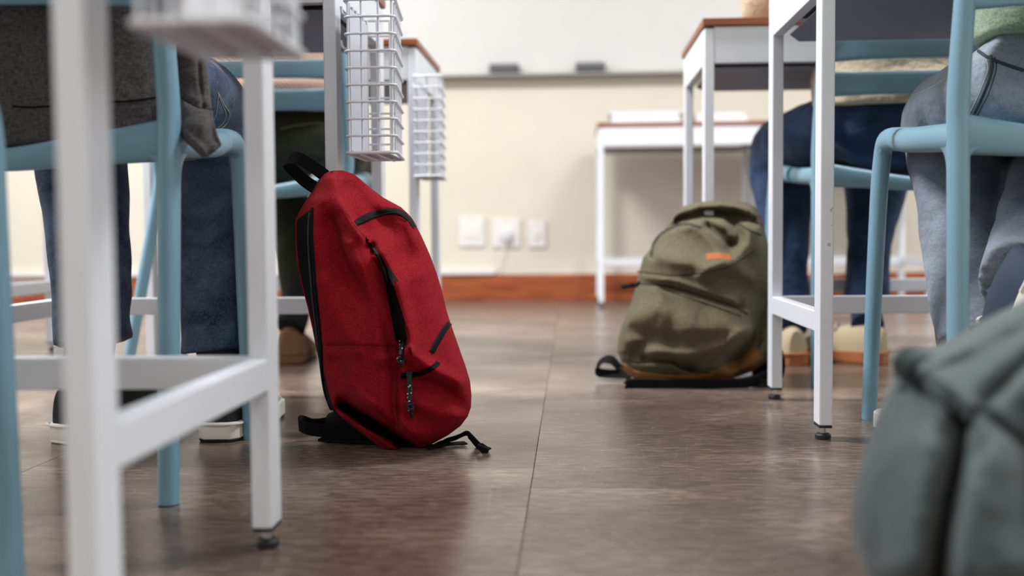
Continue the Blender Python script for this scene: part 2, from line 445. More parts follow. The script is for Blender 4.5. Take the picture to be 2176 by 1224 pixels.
# ------------------------------------------------------------------ the room
WX, WY0, WY1, WZ = 3.4, -2.6, 4.97, 2.75
fl = MB().box(-WX - .1, WX + .1, WY0 - .1, WY1 + .1, -0.1, -0.003).build('floor', M['joint'], smooth=False)
struct(fl)
TW, TL, GAP = 0.672, 0.69, 0.0006
cols = [(-0.051 + TW * k, (1.41 if k % 2 else 1.30)) for k in range(-6, 6)]
tile_meshes = {}
for k, (x0, yoff) in enumerate(cols):
    x1 = x0 + TW
    if x1 < -WX or x0 > WX: continue
    kk = k - 6
    yo = 1.30 if kk == 0 else (1.41 if kk == -1 else 1.05 + 0.31 * (kk % 3))
    j0 = int(math.floor((WY0 - yo) / TL)) ; j1 = int(math.ceil((WY1 - yo) / TL))
    for j in range(j0, j1):
        y0 = yo + j * TL; y1 = y0 + TL
        a0, a1 = max(x0 + GAP / 2, -WX), min(x1 - GAP / 2, WX); b0, b1 = max(y0 + GAP / 2, WY0), min(y1 - GAP / 2, WY1)
        if a1 - a0 < .02 or b1 - b0 < .02: continue
        w, l = a1 - a0, b1 - b0
        key = (round(w, 4), round(l, 4))
        if key not in tile_meshes:
            c = 0.0004
            vs = [(0, 0, -.0029), (w, 0, -.0029), (w, l, -.0029), (0, l, -.0029), (0, 0, -c), (w, 0, -c), (w, l, -c), (0, l, -c),
                  (c, c, 0), (w - c, c, 0), (w - c, l - c, 0), (c, l - c, 0)]
            fs = [(0, 1, 5, 4), (1, 2, 6, 5), (2, 3, 7, 6), (3, 0, 4, 7), (4, 5, 9, 8), (5, 6, 10, 9), (6, 7, 11, 10), (7, 4, 8, 11), (8, 9, 10, 11)]
            me = bpy.data.meshes.new('floor_tile'); me.from_pydata(vs, [], fs); me.update(); me.materials.append(M['floor'])
            tile_meshes[key] = me
        o = bpy.data.objects.new('floor_tile', tile_meshes[key]); COL.objects.link(o)
        o.location = (a0, b0, 0); o.parent = fl

def wall_y(name, y0, y1, mat_):
    return struct(MB().box(-WX - .1, WX + .1, y0, y1, 0, WZ).build(name, mat_, smooth=False))
wall_y('wall_back', WY1, WY1 + .1, M['wall'])
wall_y('wall_front', WY0 - .1, WY0, M['wall'])
for nm, sx in (('wall_left', -1), ('wall_right', 1)):
    m = MB()
    xa, xb = sorted((sx * WX, sx * (WX + .1)))
    m.box(xa, xb, WY0, WY1, 0, 0.9); m.box(xa, xb, WY0, WY1, 2.4, WZ)
    m.box(xa, xb, WY0, -2.3, .9, 2.4); m.box(xa, xb, .5, 1.1, .9, 2.4); m.box(xa, xb, 4.8, WY1, .9, 2.4)  # rear openings added to go with the rear fill lights
    struct(m.build(nm, M['wall'], smooth=False))
    w = thing('window_1' if sx < 0 else 'window_2', '', 'window'); del w['label']; del w['category']; struct(w)
    fr = MB()
    xm = sx * (WX + .05)
    for yy in (1.1, 2.3, 3.55, 4.75, -2.3, -.95, .45):
        fr.box(xm - .03, xm + .03, yy, yy + .05, .9, 2.4)
    for ya, yb in ((1.1, 4.8), (-2.3, .5)):
        fr.box(xm - .03, xm + .03, ya, yb, .9, .95); fr.box(xm - .03, xm + .03, ya, yb, 2.35, 2.4)
    fr.build('window_frame', M['white_plastic'], w, smooth=False)
struct(MB().box(-WX - .1, WX + .1, WY0 - .1, WY1 + .1, WZ, WZ + .1).build('ceiling', M['ceiling'], smooth=False))
# baseboard lengths along the back wall, butt-jointed
zb = 0.118
bb = MB().box(-WX, -0.9, WY1 - .018, WY1, 0, zb).build('baseboard_back', M['skirting'], smooth=False, bevel=.004)
struct(bb)
for x0, x1 in ((-0.898, 1.3), (1.302, WX)):
    MB().box(x0, x1, WY1 - .018, WY1, 0, zb).build('board', M['skirting'], bb, smooth=False, bevel=.004)
# white cable trunking lying on the baseboard
xe = at(1052, 580, WY1 - .02).x
struct(MB().box(-WX, xe, WY1 - .03, WY1, zb + .001, zb + .024).build('trim_1', M['white_plastic'], smooth=False, bevel=.002))

# white board on the back wall
zl = at(1200, 158, WY1 - .02).z
wb = thing('whiteboard', 'large white marker board on the cream back wall above the sockets', 'whiteboard', (0.2, WY1, zl))
MB().box(-1.9, 2.3, WY1 - .022, WY1 - .001, zl + .012, zl + 1.2).build('board_face', M['whiteboard'], wb, smooth=False)
MB().box(-1.91, 2.31, WY1 - .03, WY1 - .001, zl - .012, zl + .012).build('lower_frame', M['aluminium'], wb, smooth=False, bevel=.002)
MB().box(-1.91, 2.31, WY1 - .03, WY1 - .001, zl + 1.2, zl + 1.225).build('upper_frame', M['aluminium'], wb, smooth=False, bevel=.002)
MB().box(-1.2, 1.5, WY1 - .085, WY1 - .03, zl - .008, zl - .002).build('pen_tray', M['aluminium'], wb, smooth=False, bevel=.001)
for (pa, pb, lab) in ((1040, 1103, 'grey board eraser on the marker board tray, nearer the red backpack'),
                      (1223, 1286, 'grey board eraser on the marker board tray, farther from the red backpack')):
    a = at(pa, 150, WY1 - .06).x; b = at(pb, 150, WY1 - .06).x
    e = thing('board_eraser', lab, 'eraser', ((a + b) / 2, WY1 - .06, zl - .002), 0, 'erasers on the marker board tray')
    MB().box(a, b, WY1 - .083, WY1 - .035, zl + .012, zl + .044).build('handle', M['felt'], e, bevel=.006)
    MB().box(a + .003, b - .003, WY1 - .081, WY1 - .037, zl - .0018, zl + .0122).build('felt_pad', M['dark_tag'], e, bevel=.001)

# wall sockets
def socket(px0, px1, py0, py1, label, kind):
    a = at(px0, py0, WY1); b = at(px1, py1, WY1)
    s_ = thing('wall_socket', label, 'socket', ((a.x + b.x) / 2, WY1, (a.z + b.z) / 2), 0, 'white plates on the back wall')
    MB().box(a.x, b.x, WY1 - .012, WY1 - .0005, b.z, a.z).build('plate', M['white_plastic'], s_, smooth=False, bevel=.003)
    cx, cz = (a.x + b.x) / 2, (a.z + b.z) / 2
    if kind == 'switch':
        MB().box(cx - .012, cx + .012, WY1 - .018, WY1 - .011, cz - .02, cz + .02).build('rocker', M['white_plastic'], s_, bevel=.002)
    else:
        MB().box(cx - .035, cx + .035, WY1 - .016, WY1 - .011, cz - .03, cz + .03).build('face', M['white_plastic'], s_, bevel=.002)
    for zz in (a.z - .008, b.z + .008):
        MB().lathe([(.003, 0), (.003, .002)], (cx, WY1 - .012, zz), 8, Matrix.Rotation(R_(90), 4, 'X')).build('screw', M['chrome'], s_)
    return cx, cz
socket(975, 1030, 462, 524, 'square white socket plate, nearest the red backpack', 'socket')
cx, cz = socket(1046, 1106, 466, 526, 'white socket plate with a grey plug in it, middle of three', 'socket')
socket(1122, 1160, 470, 526, 'narrow white switch plate beside the socket with the plug', 'switch')
pl = thing('power_plug', 'pale plug and thin cord hanging from the middle wall socket', 'plug', (cx, WY1 - .03, cz))
MB().box(cx - .016, cx + .022, WY1 - .045, WY1 - .0165, cz - .035, cz + .005).build('plug_body', M['grey_card'], pl, bevel=.005)
MB().tube([(cx, WY1 - .03, cz - .03), (cx - .01, WY1 - .03, cz - .07), (cx - .03, WY1 - .03, cz - .12), (cx - .035, WY1 - .035, zb + .026)], .003, 8, n=16).build('cord', M['white_plastic'], pl)

# unseen ceiling lamps, added and placed to light the desk post faces
for lx, ly, lw in LAMPS:
    cl = thing('added_ceiling_lamp', 'rectangular unseen ceiling lamp panel, added for its light, %s on the %s side' % ('over the middle desks' if ly > 0 else 'at the rear of the room', 'red backpack' if lx < 0 else 'olive backpack'), 'lamp', (lx, ly, WZ), 0, 'added ceiling lamp panels')
    fm_ = MB()
    for a0, a1, b0, b1 in ((-.6, .6, -.3, -.27), (-.6, .6, .27, .3), (-.6, -.57, -.27, .27), (.57, .6, -.27, .27)):
        fm_.box(lx + a0, lx + a1, ly + b0, ly + b1, WZ - .05, WZ - .001)
    fm_.build('lamp_frame', M['white_plastic'], cl, smooth=False)
    MB().box(lx - .57, lx + .57, ly - .27, ly + .27, WZ - .02, WZ - .001).build('diffuser', M['whiteboard'], cl, smooth=False)

# ------------------------------------------------------------------ desks
PW, PD = 0.020, 0.037
def desk(xl, xr, yn, label, depth=0.42, group='white steel school desks', top=0.75, rail_top=0.19, chips=False):
    yf = yn + depth
    d = thing('school_desk', label, 'desk', ((xl + xr) / 2, yn, 0), 0, group)
    for x0, ya in ((xl, yn), (xr - PW, yn), (xl, yf - PD), (xr - PW, yf - PD)):
        lg = MB().box(x0, x0 + PW, ya, ya + PD, .0225, top - .02).build('leg', M['white_metal'], d, smooth=False, bevel=.0022)
        cx_, cy_ = x0 + PW / 2, ya + PD / 2
        MB().box(x0 + .0006, x0 + PW - .0006, ya + .0006, ya + PD - .0006, .0190, .0223).build('end_cap', M['black_rubber'], lg, smooth=False)
        MB().lathe([(.0042, .006), (.0042, .020)], (cx_, cy_, 0), 12).build('foot_stem', M['chrome'], lg)
        MB().lathe([(.008, 0.0002), (.0115, .0008), (.0118, .0065), (.0095, .0085), (.005, .0092)], (cx_, cy_, 0), 20).build('foot_pad', M['black_rubber'], lg)
    rh = .032
    for x0 in (xl, xr - PW):
        MB().box(x0 + .0005, x0 + PW - .0005, yn + PD, yf - PD, rail_top - rh, rail_top).build('side_rail', M['white_metal'], d, smooth=False, bevel=.0022)
        MB().box(x0 + .0005, x0 + PW - .0005, yn + PD, yf - PD, top - .092, top - .0165).build('side_apron', M['white_metal'], d, smooth=False, bevel=.0015)
    MB().box(xl + PW, xr - PW, yf - PD + .0085, yf - PD + .0285, rail_top - rh, rail_top).build('rear_rail', M['white_metal'], d, smooth=False, bevel=.0022)
    MB().box(xl + PW, xr - PW, yn + .001, yn + .021, top - .092, top - .0165).build('front_apron', M['white_metal'], d, smooth=False, bevel=.0015)
    MB().box(xl + PW, xr - PW, yf - .021, yf - .001, top - .060, top - .0165).build('rear_apron', M['white_metal'], d, smooth=False, bevel=.0015)
    # hanging book tray with cut corners
    ty0, ty1 = yn + .026, yf - .012
    c = .03
    poly = [(xl + .022, ty0), (xr - .022, ty0), (xr - .022, ty1 - .07), (xr - .022 - c, ty1), (xl + .022 + c, ty1), (xl + .022, ty1 - .07)]
    MB().prism(poly, .0016, Matrix.Translation((0, 0, top - .098))).build('book_tray', M['tray_metal'], d, smooth=False)
    MB().box(xl - .004, xr + .004, yn - .006, yf + .006, top - .016, top).build('tabletop', M['wood_edge'], d, smooth=False, bevel=.002)
    if chips:
        for (px, py, sz) in chips:
            p = at(px, py, yn - .0002)
            poly = [(math.cos(a) * sz * random.uniform(.5, 1.2), math.sin(a) * sz * random.uniform(.5, 1.3)) for a in [i * math.pi / 4 for i in range(8)]]
            MB().prism(poly, .0006, Matrix.Translation(p) @ Matrix.Rotation(R_(90), 4, 'X')).build('paint_chip', M['aluminium'], d, smooth=False)
    return d

XA = at(581, 700, 1.047).x            # right hand face of the nearest desk
desk(XA - .64, XA, .645, 'nearest white school desk with a wire basket hung on its aisle side', depth=.42)
XB = at(717, 300, 1.63).x
desk(XB - .64, XB, 1.632, 'white school desk right behind the red backpack with the sharp wire basket')
XC = at(884, 120, 2.46).x
desk(XC - .64, XC, 2.46, 'blurred white school desk behind the one the red backpack leans on')
XD = at(1743, 500, 1.60).x
desk(XD, XD + .64, 1.60, 'white school desk with chipped front leg, beside the olive backpack', chips=[(1766, 446, .0026), (1769, 442, .0016), (1762, 519, .0030), (1768, 478, .0012)])
XE = at(1497, 100, 2.29).x
desk(XE, XE + .64, 2.29, 'white school desk with brown top behind the olive backpack')
XT = at(1272, 400, 4.42).x
desk(XT, XT + .66, 4.42, 'farthest white school desk against the back wall under a pile of white books')
desk(XT + .670, XT + 1.34, 4.42, 'farthest white school desk against the back wall, mostly hidden behind the seated student in beige')
desk(-2.05, -1.40, 2.46, 'white school desk of the next row, glimpsed as posts behind the charcoal sweater student')

# ------------------------------------------------------------------ wire baskets hung on the desks
def basket(x0, x1, y0, y1, z0, z1, label, taper=0.0, rows=10, wr=.0019, sheets=()):
    b = thing('wire_basket', label, 'basket', ((x0 + x1) / 2, y0, z0), 0, 'white wire baskets hung on the desks')
    rc = .008
    def loop(z):
        P = []
        for cx_, cy_, a0 in ((x1 - rc - taper * 0, y0 + rc, -90), (x1 - rc - taper, y1 - rc, 0), (x0 + rc, y1 - rc, 90), (x0 + rc, y0 + rc, 180)):
            for i in range(5):
                a = R_(a0 + i * 22.5); P.append(Vector((cx_ + rc * math.cos(a), cy_ + rc * math.sin(a), z)))
        return P
    step = (z1 - z0) / (rows - 1)
    for i in range(rows):
        r = wr * (1.35 if i in (0, rows - 1) else 1)
        MB().tube(loop(z0 + i * step), r, 8, closed=True).build('rim' if i in (0, rows - 1) else 'wire', M['white_metal'], b)
    nx = max(2, round((x1 - x0) / .025)); ny = max(2, round((y1 - y0) / .025))
    ww = wr * .95
    def vert(xx, yy, name='wire'):
        MB().tube([(xx, yy, z0), (xx, yy, z1)], ww, 8).build(name, M['white_metal'], b)
    for i in range(nx + 1):
        u = min(max(i / nx, .07), .93)
        vert(x0 + (x1 - x0) * u, y0 + ww * 1.6); vert(x0 + (x1 - taper - x0) * u, y1 - ww * 1.6)
    for j in range(1, ny):
        t = j / ny
        vert(x0 + ww * 1.6, y0 + (y1 - y0) * t); vert(x1 - ww * 1.6 - taper * t, y0 + (y1 - y0) * t)
    for i in range(1, nx):                                    # bottom wires run front to back and stick out of the rim
        xx = x0 + (x1 - x0 - taper * .5) * i / nx
        MB().tube([(xx, y0, z0 - .002), (xx, y1, z0 - .002)], ww, 8).build('wire', M['white_metal'], b)
    MB().box(x0 + .004, x1 - .004 - taper, y0 + .004, y1 - .004, z0 + .001, z0 + .0025).build('bottom_plate', M['grey_card'], b, smooth=False)
    for hz in (z1 - .02, z1 - .07):
        MB().tube([(x0 + .001, y0 + .02, hz), (x0 - .006, y0 + .02, hz + .004), (x0 - .008, y0 + .02, hz + .014)], .002, 8, n=8).build('hook', M['white_metal'], b)
    return b
basket(-.252, -.182, .612, .742, .432, .656, 'out-of-focus white wire basket on the nearest desk, at the top of the photo')
basket(-.334, -.2585, 1.60, 1.762, .430, .655, 'sharp white wire basket hanging above the red backpack', taper=.013)
basket(-.3515, -.290, 2.42, 2.60, .438, .660, 'blurred white wire basket on the desk behind, seen against the cream wall', taper=.010)
def sheet(x, y0, y1, z0, z1, label, m, t=.004, name='exercise_book', xshift=.0):
    e = thing(name, label, 'book', (x, y0, z0))
    MB().box(x, x + .0006, y0, y1, z0, z1).build('cover', m, e, smooth=False)
    MB().box(x + .0006, x + t - .0006, y0 + .002, y1 - .001, z0 + .001, z1 - .001).build('pages', M['paper'], e, smooth=False)
    MB().box(x + t - .0006, x + t, y0, y1, z0, z1).build('cover', m, e, smooth=False)
sheet(-.3315, 1.612, 1.752, .4345, .645, 'pale grey exercise book standing in the sharp basket against the desk', M['grey_card'])
sheet(-.244, .62, .735, .4365, .64, 'pale exercise book standing in the nearest blurred basket', M['grey_card'])
sheet(-.226, .62, .735, .4365, .60, 'white exercise book standing loose in the middle of the nearest basket', M['paper'])
sheet(-.3475, 2.43, 2.59, .4425, .64, 'pale grey folder standing in the basket against the cream wall', M['grey_card'])

# ------------------------------------------------------------------ books on the far desks
def pile(px0, px1, y0, dy, items, grp):
    z = .7502
    a = at(px0, 250, y0).x; b = at(px1, 250, y0).x
    for k, (dx0, dx1, h, m, lab) in enumerate(items):
        o = thing('book', lab, 'book', ((a + b) / 2, y0, z), 0, grp)
        MB().box(a + dx0, b + dx1, y0, y0 + dy, z, z + .002).build('cover', m, o, smooth=False)
        MB().box(a + dx0 + .003, b + dx1 - .003, y0 + .002, y0 + dy - .002, z + .002, z + h - .002).build('pages', M['paper'], o, smooth=False)
        MB().box(a + dx0, b + dx1, y0, y0 + dy, z + h - .002, z + h).build('cover', m, o, smooth=False)
        z += h + .0003
pile(1298, 1448, 4.46, .2, [(0, 0, .020, M['paper'], 'white book at the bottom of the pile on the far desk'),
                            (.005, -.01, .016, M['paper'], 'white book in the middle of the pile on the far desk'),
                            (-.006, .004, .012, M['pale_blue_card'], 'pale grey-blue book on top of the pile on the far desk')], 'white books on the far desks')
pile(1478, 1590, 4.47, .19, [(0, 0, .022, M['paper'], 'white book seen between the legs of the desk with brown top'),
                             (.006, -.012, .018, M['paper'], 'white book on the white one seen between the brown-topped desk\'s legs')], 'white books on the far desks')
p = at(1458, 262, 4.45)
o = thing('card_box', 'small tan box beside the white books on the far desk', 'box', (p.x, 4.45, .75))
MB().box(p.x - .012, p.x + .012, 4.45, 4.50, .7505, .785).build('box_body', M['tan_card'], o, bevel=.002)
MB().box(p.x - .013, p.x + .013, 4.449, 4.501, .7855, .791).build('lid', M['tan_card'], o, bevel=.001)

# ------------------------------------------------------------------ chairs
def gusset(m, p, d1, d2, size, thick):
    """concave fillet plate in the corner p between directions d1 and d2"""
    d1, d2 = Vector(d1).normalized(), Vector(d2).normalized()
    n = d1.cross(d2).normalized()
    poly = [p, p + d1 * size]
    c = p + d1 * size + d2 * size
    for i in range(1, 8):
        a = i / 8 * math.pi / 2
        poly.append(c - d2 * size * math.cos(a) - d1 * size * math.sin(a))
    poly.append(p + d2 * size)
    poly = [Vector(q) for q in poly]
    # rounded section: three layers, narrower outside
    cen = p + (d1 + d2) * size * .2
    layers = [(-.5, .72), (-.3, .95), (0, 1.0), (.3, .95), (.5, .72)]
    vs = []
    for h, s_ in layers:
        for q in poly:
            vs.append(p + (q - p) * s_ + n * thick * h)
    k = len(poly); fs = []
    for i in range(len(layers) - 1):
        for j in range(k):
            l = (j + 1) % k
            fs.append((i * k + j, i * k + l, (i + 1) * k + l, (i + 1) * k + j))
    fs.append(tuple(range(k - 1, -1, -1))); fs.append(tuple((len(layers) - 1) * k + j for j in range(k)))
    m.add(vs, fs)

def chair(cx_, y_, label, w=.21, depth=.36, rot=0.0, splay=.012, fw=None, zf=.462, zr=.437, group='light blue plastic chairs'):
    c = thing('school_chair', label, 'chair', (cx_, y_, 0), rot, group)
    T = Matrix.Translation((cx_, y_, 0)) @ Matrix.Rotation(rot, 4, 'Z')
    fw = fw or w - .022
    V = lambda x, y, z: T @ Vector((x, y, z))
    B = M['blue_plastic']
    for s in (-1, 1):
        # rear leg running up into the back post
        path = [V(s * (w + splay * .6), -.035, 0.0005), V(s * (w + splay * .3), -.018, .2), V(s * w, -.002, .40), V(s * w, 0, .47), V(s * (w - .003), -.012, .6), V(s * (w - .006), -.035, .76), V(s * (w - .012), -.05, .835)]
        MB().tube(path, [(.0118, .0135), (.0125, .0150), (.0130, .0165), (.0130, .0165), (.0120, .0155), (.0115, .014), (.011, .013)], 16, n=36, up=T.to_3x3() @ Vector((0, 1, 0))).build('leg', B, c)
        # front leg rounding over into the side rail
        path = [V(s * (fw - .004), depth * .5, (zf + zr) / 2 - .0200), V(s * (fw - .002), depth - .085, zf - .0225), V(s * fw, depth - .04, zf - .0200), V(s * fw, depth - .014, zf - .026), V(s * (fw + .001), depth - .003, zf - .055), V(s * (fw + splay * .3), depth + .002, zf - .11), V(s * (fw + splay * .7), depth + .008, .2), V(s * (fw + splay), depth + .016, .0005)]
        MB().tube(path, [(.0176, .0134), (.0176, .0134), (.0176, .0134), (.0172, .0135), (.0156, .0137), (.0150, .0135), (.014, .0128), (.0125, .0118)], 18, n=60, up=T.to_3x3() @ Vector((s, 0, 0))).build('leg', B, c)
    fm = MB()
    for s in (-1, 1):
        fm.tube([V(s * w, 0, zr - .020), V(s * (w + .004), depth * .4, (zf + zr) / 2 - .024), V(s * (fw - .002), depth - .06, zf - .0215)], [(.0132, .0180), (.0128, .0172), (.0120, .0160)], 18, n=14, up=(0, 0, 1))
        gusset(fm, V(s * w, .008, zr - .030), (0, 0, -1), T.to_3x3() @ Vector((0, 1, .02)), .045, .021)
        gusset(fm, V(s * w, .004, zr - .010), (0, 0, 1), T.to_3x3() @ Vector((0, 1, 0)), .03, .018)
        gusset(fm, V(s * w, 0, zr - .034), (0, 0, -1), T.to_3x3() @ Vector((-s, 0, 0)), .040, .021)
        gusset(fm, V(s * w, 0, zr - .006), (0, 0, 1), T.to_3x3() @ Vector((-s, 0, 0)), .034, .021)
        gusset(fm, V(s * fw, depth - .008, zf - .03), (0, 0, -1), T.to_3x3() @ Vector((0, -1, -.02)), .045, .020)
    dip = .026
    fm.tube([V(-w, 0, zr - .016), V(-w * .6, -.002, zr - .026), V(0, -.004, zr - .038), V(w * .6, -.002, zr - .026), V(w, 0, zr - .016)], [(.0115, .0250), (.011, .0190), (.011, .0125), (.011, .0190), (.0115, .0250)], 16, n=30, up=(0, 0, 1), power=2.5)
    fm.tube([V(-fw, depth - .012, zf - .022), V(0, depth - .004, zf - .030), V(fw, depth - .012, zf - .022)], (.013, .0165), 14, n=12, up=(0, 0, 1))
    fm.build('seat_frame', B, c, angle=50)
    # seat pan
    N, K = 18, 16
    vs, fs = [], []
    def top(u, v):
        x = (w + (fw - w) * v) * u * .97
        z = zr + (zf - zr) * v - .002 - dip * (1 - u * u) * (1 - .75 * v) - .004 * math.sin(math.pi * v)
        return x, .004 + (depth - .014) * v, z
    for layer in (0, 1):
        for i in range(N + 1):
            for j in range(K + 1):
                x, y, z = top(-1 + 2 * i / N, j / K)
                vs.append(V(x, y, z - layer * .010))
    o1 = (N + 1) * (K + 1)
    for i in range(N):
        for j in range(K):
            a = i * (K + 1) + j
            fs.append((a, a + K + 1, a + K + 2, a + 1)); fs.append((o1 + a, o1 + a + 1, o1 + a + K + 2, o1 + a + K + 1))
    for i in range(N):
        for j in (0, K):
            a = i * (K + 1) + j; b = a + K + 1
            fs.append((a, o1 + a, o1 + b, b) if j == 0 else (a, b, o1 + b, o1 + a))
    for j in range(K):
        for i in (0, N):
            a = i * (K + 1) + j; b = a + 1
            fs.append((a, b, o1 + b, o1 + a) if i == 0 else (a, o1 + a, o1 + b, b))
    MB().add(vs, fs).build('seat', B, c, angle=50)
    for zc, hh, bow in ((.5955, .0225, -.020), (.6590, .0200, -.026), (.7215, .0200, -.030)):
        yb = -.012 - (zc - .6) * .16
        m = MB().tube([V(-w + .004, yb, zc), V(-w * .6, yb + bow * .65, zc), V(0, yb + bow, zc), V(w * .6, yb + bow * .65, zc), V(w - .004, yb, zc)], [(.0075, hh + .003), (.0062, hh), (.006, hh), (.0062, hh), (.0075, hh + .003)], 16, n=28, up=(0, 0, 1), power=4.0)
        for s in (-1, 1):
            for q in (-1, 1):
                gusset(m, V(s * (w - .004), yb, zc + q * (hh - .004)), (0, 0, q), T.to_3x3() @ Vector((-s, 0, 0)), .016, .014)
        m.build('back_slat', B, c, angle=50)
    MB().tube([V(-w + .012, -.05, .832), V(-w + .03, -.058, .852), V(0, -.085, .858), V(w - .03, -.058, .852), V(w - .012, -.05, .832)], [(.0105, .013), (.010, .020), (.010, .022), (.010, .020), (.0105, .013)], 16, n=30, up=(0, 0, 1)).build('top_rail', B, c)
    return c

XK = at(364, 500, 1.245).x
chair(XK - .218, 1.245, 'light blue chair under the student in the charcoal sweater', w=.218, depth=.345, zf=.464, fw=.194, splay=.004)
XR = at(2034, 400, 1.345).x
chair(XR + .21, 1.345, 'light blue chair under the student in the green sweater', w=.21, depth=.425, zf=.470, zr=.441, fw=.181)
XM = at(738, 250, 2.32).x
chair(XM - .209, 2.32, 'light blue chair beyond the red backpack, under the student in dark olive trousers', w=.209, splay=.115)
XF = at(1737, 500, 2.19).x
chair(XF + .21, 2.19, 'light blue chair under the student in beige behind the desk with chips', w=.21, depth=.38, fw=.226)
# chair at the left edge, partly in frame
p = at(-22, 500, .90)
chair(p.x - .186, .52, 'blurred light blue chair at the left edge, cut off by the photo edge', w=.21, depth=.38, zf=.450, fw=.186, splay=0.0)
# ------------------------------------------------------------------ people
def hand(m, wrist, fwd, upv, scale=1.0, side=1):
    fwd = Vector(fwd).normalized(); upv = Vector(upv); upv = (upv - fwd * upv.dot(fwd)).normalized(); sd = fwd.cross(upv) * side
    W = Vector(wrist)
    m.tube([W - fwd * .03, W + fwd * .03, W + fwd * .09], [(.024, .02), (.036, .016), (.040, .013)], 12, n=6, up=upv)
    for k, (off, L) in enumerate(((-.028, .068), (-.009, .078), (.010, .073), (.028, .056))):
        b = W + fwd * .085 + sd * off
        m.tube([b, b + fwd * L * .5 + upv * .006, b + fwd * L * .85 - upv * .010, b + fwd * L - upv * .022], [.0092, .0085, .0078, .006], 8, n=8)
    b = W + fwd * .03 - sd * .034
    m.tube([b, b + fwd * .03 - sd * .022, b + fwd * .062 - sd * .03 - upv * .008], [.0115, .010, .0075], 8, n=7)

def wavy(m, amp, scale, seed):
    for i, v in enumerate(m.v):
        p_ = Vector(v)
        n_ = noise.noise_vector(p_ * scale + Vector((seed, seed, seed)))
        m.v[i] = tuple(p_ + n_ * amp)

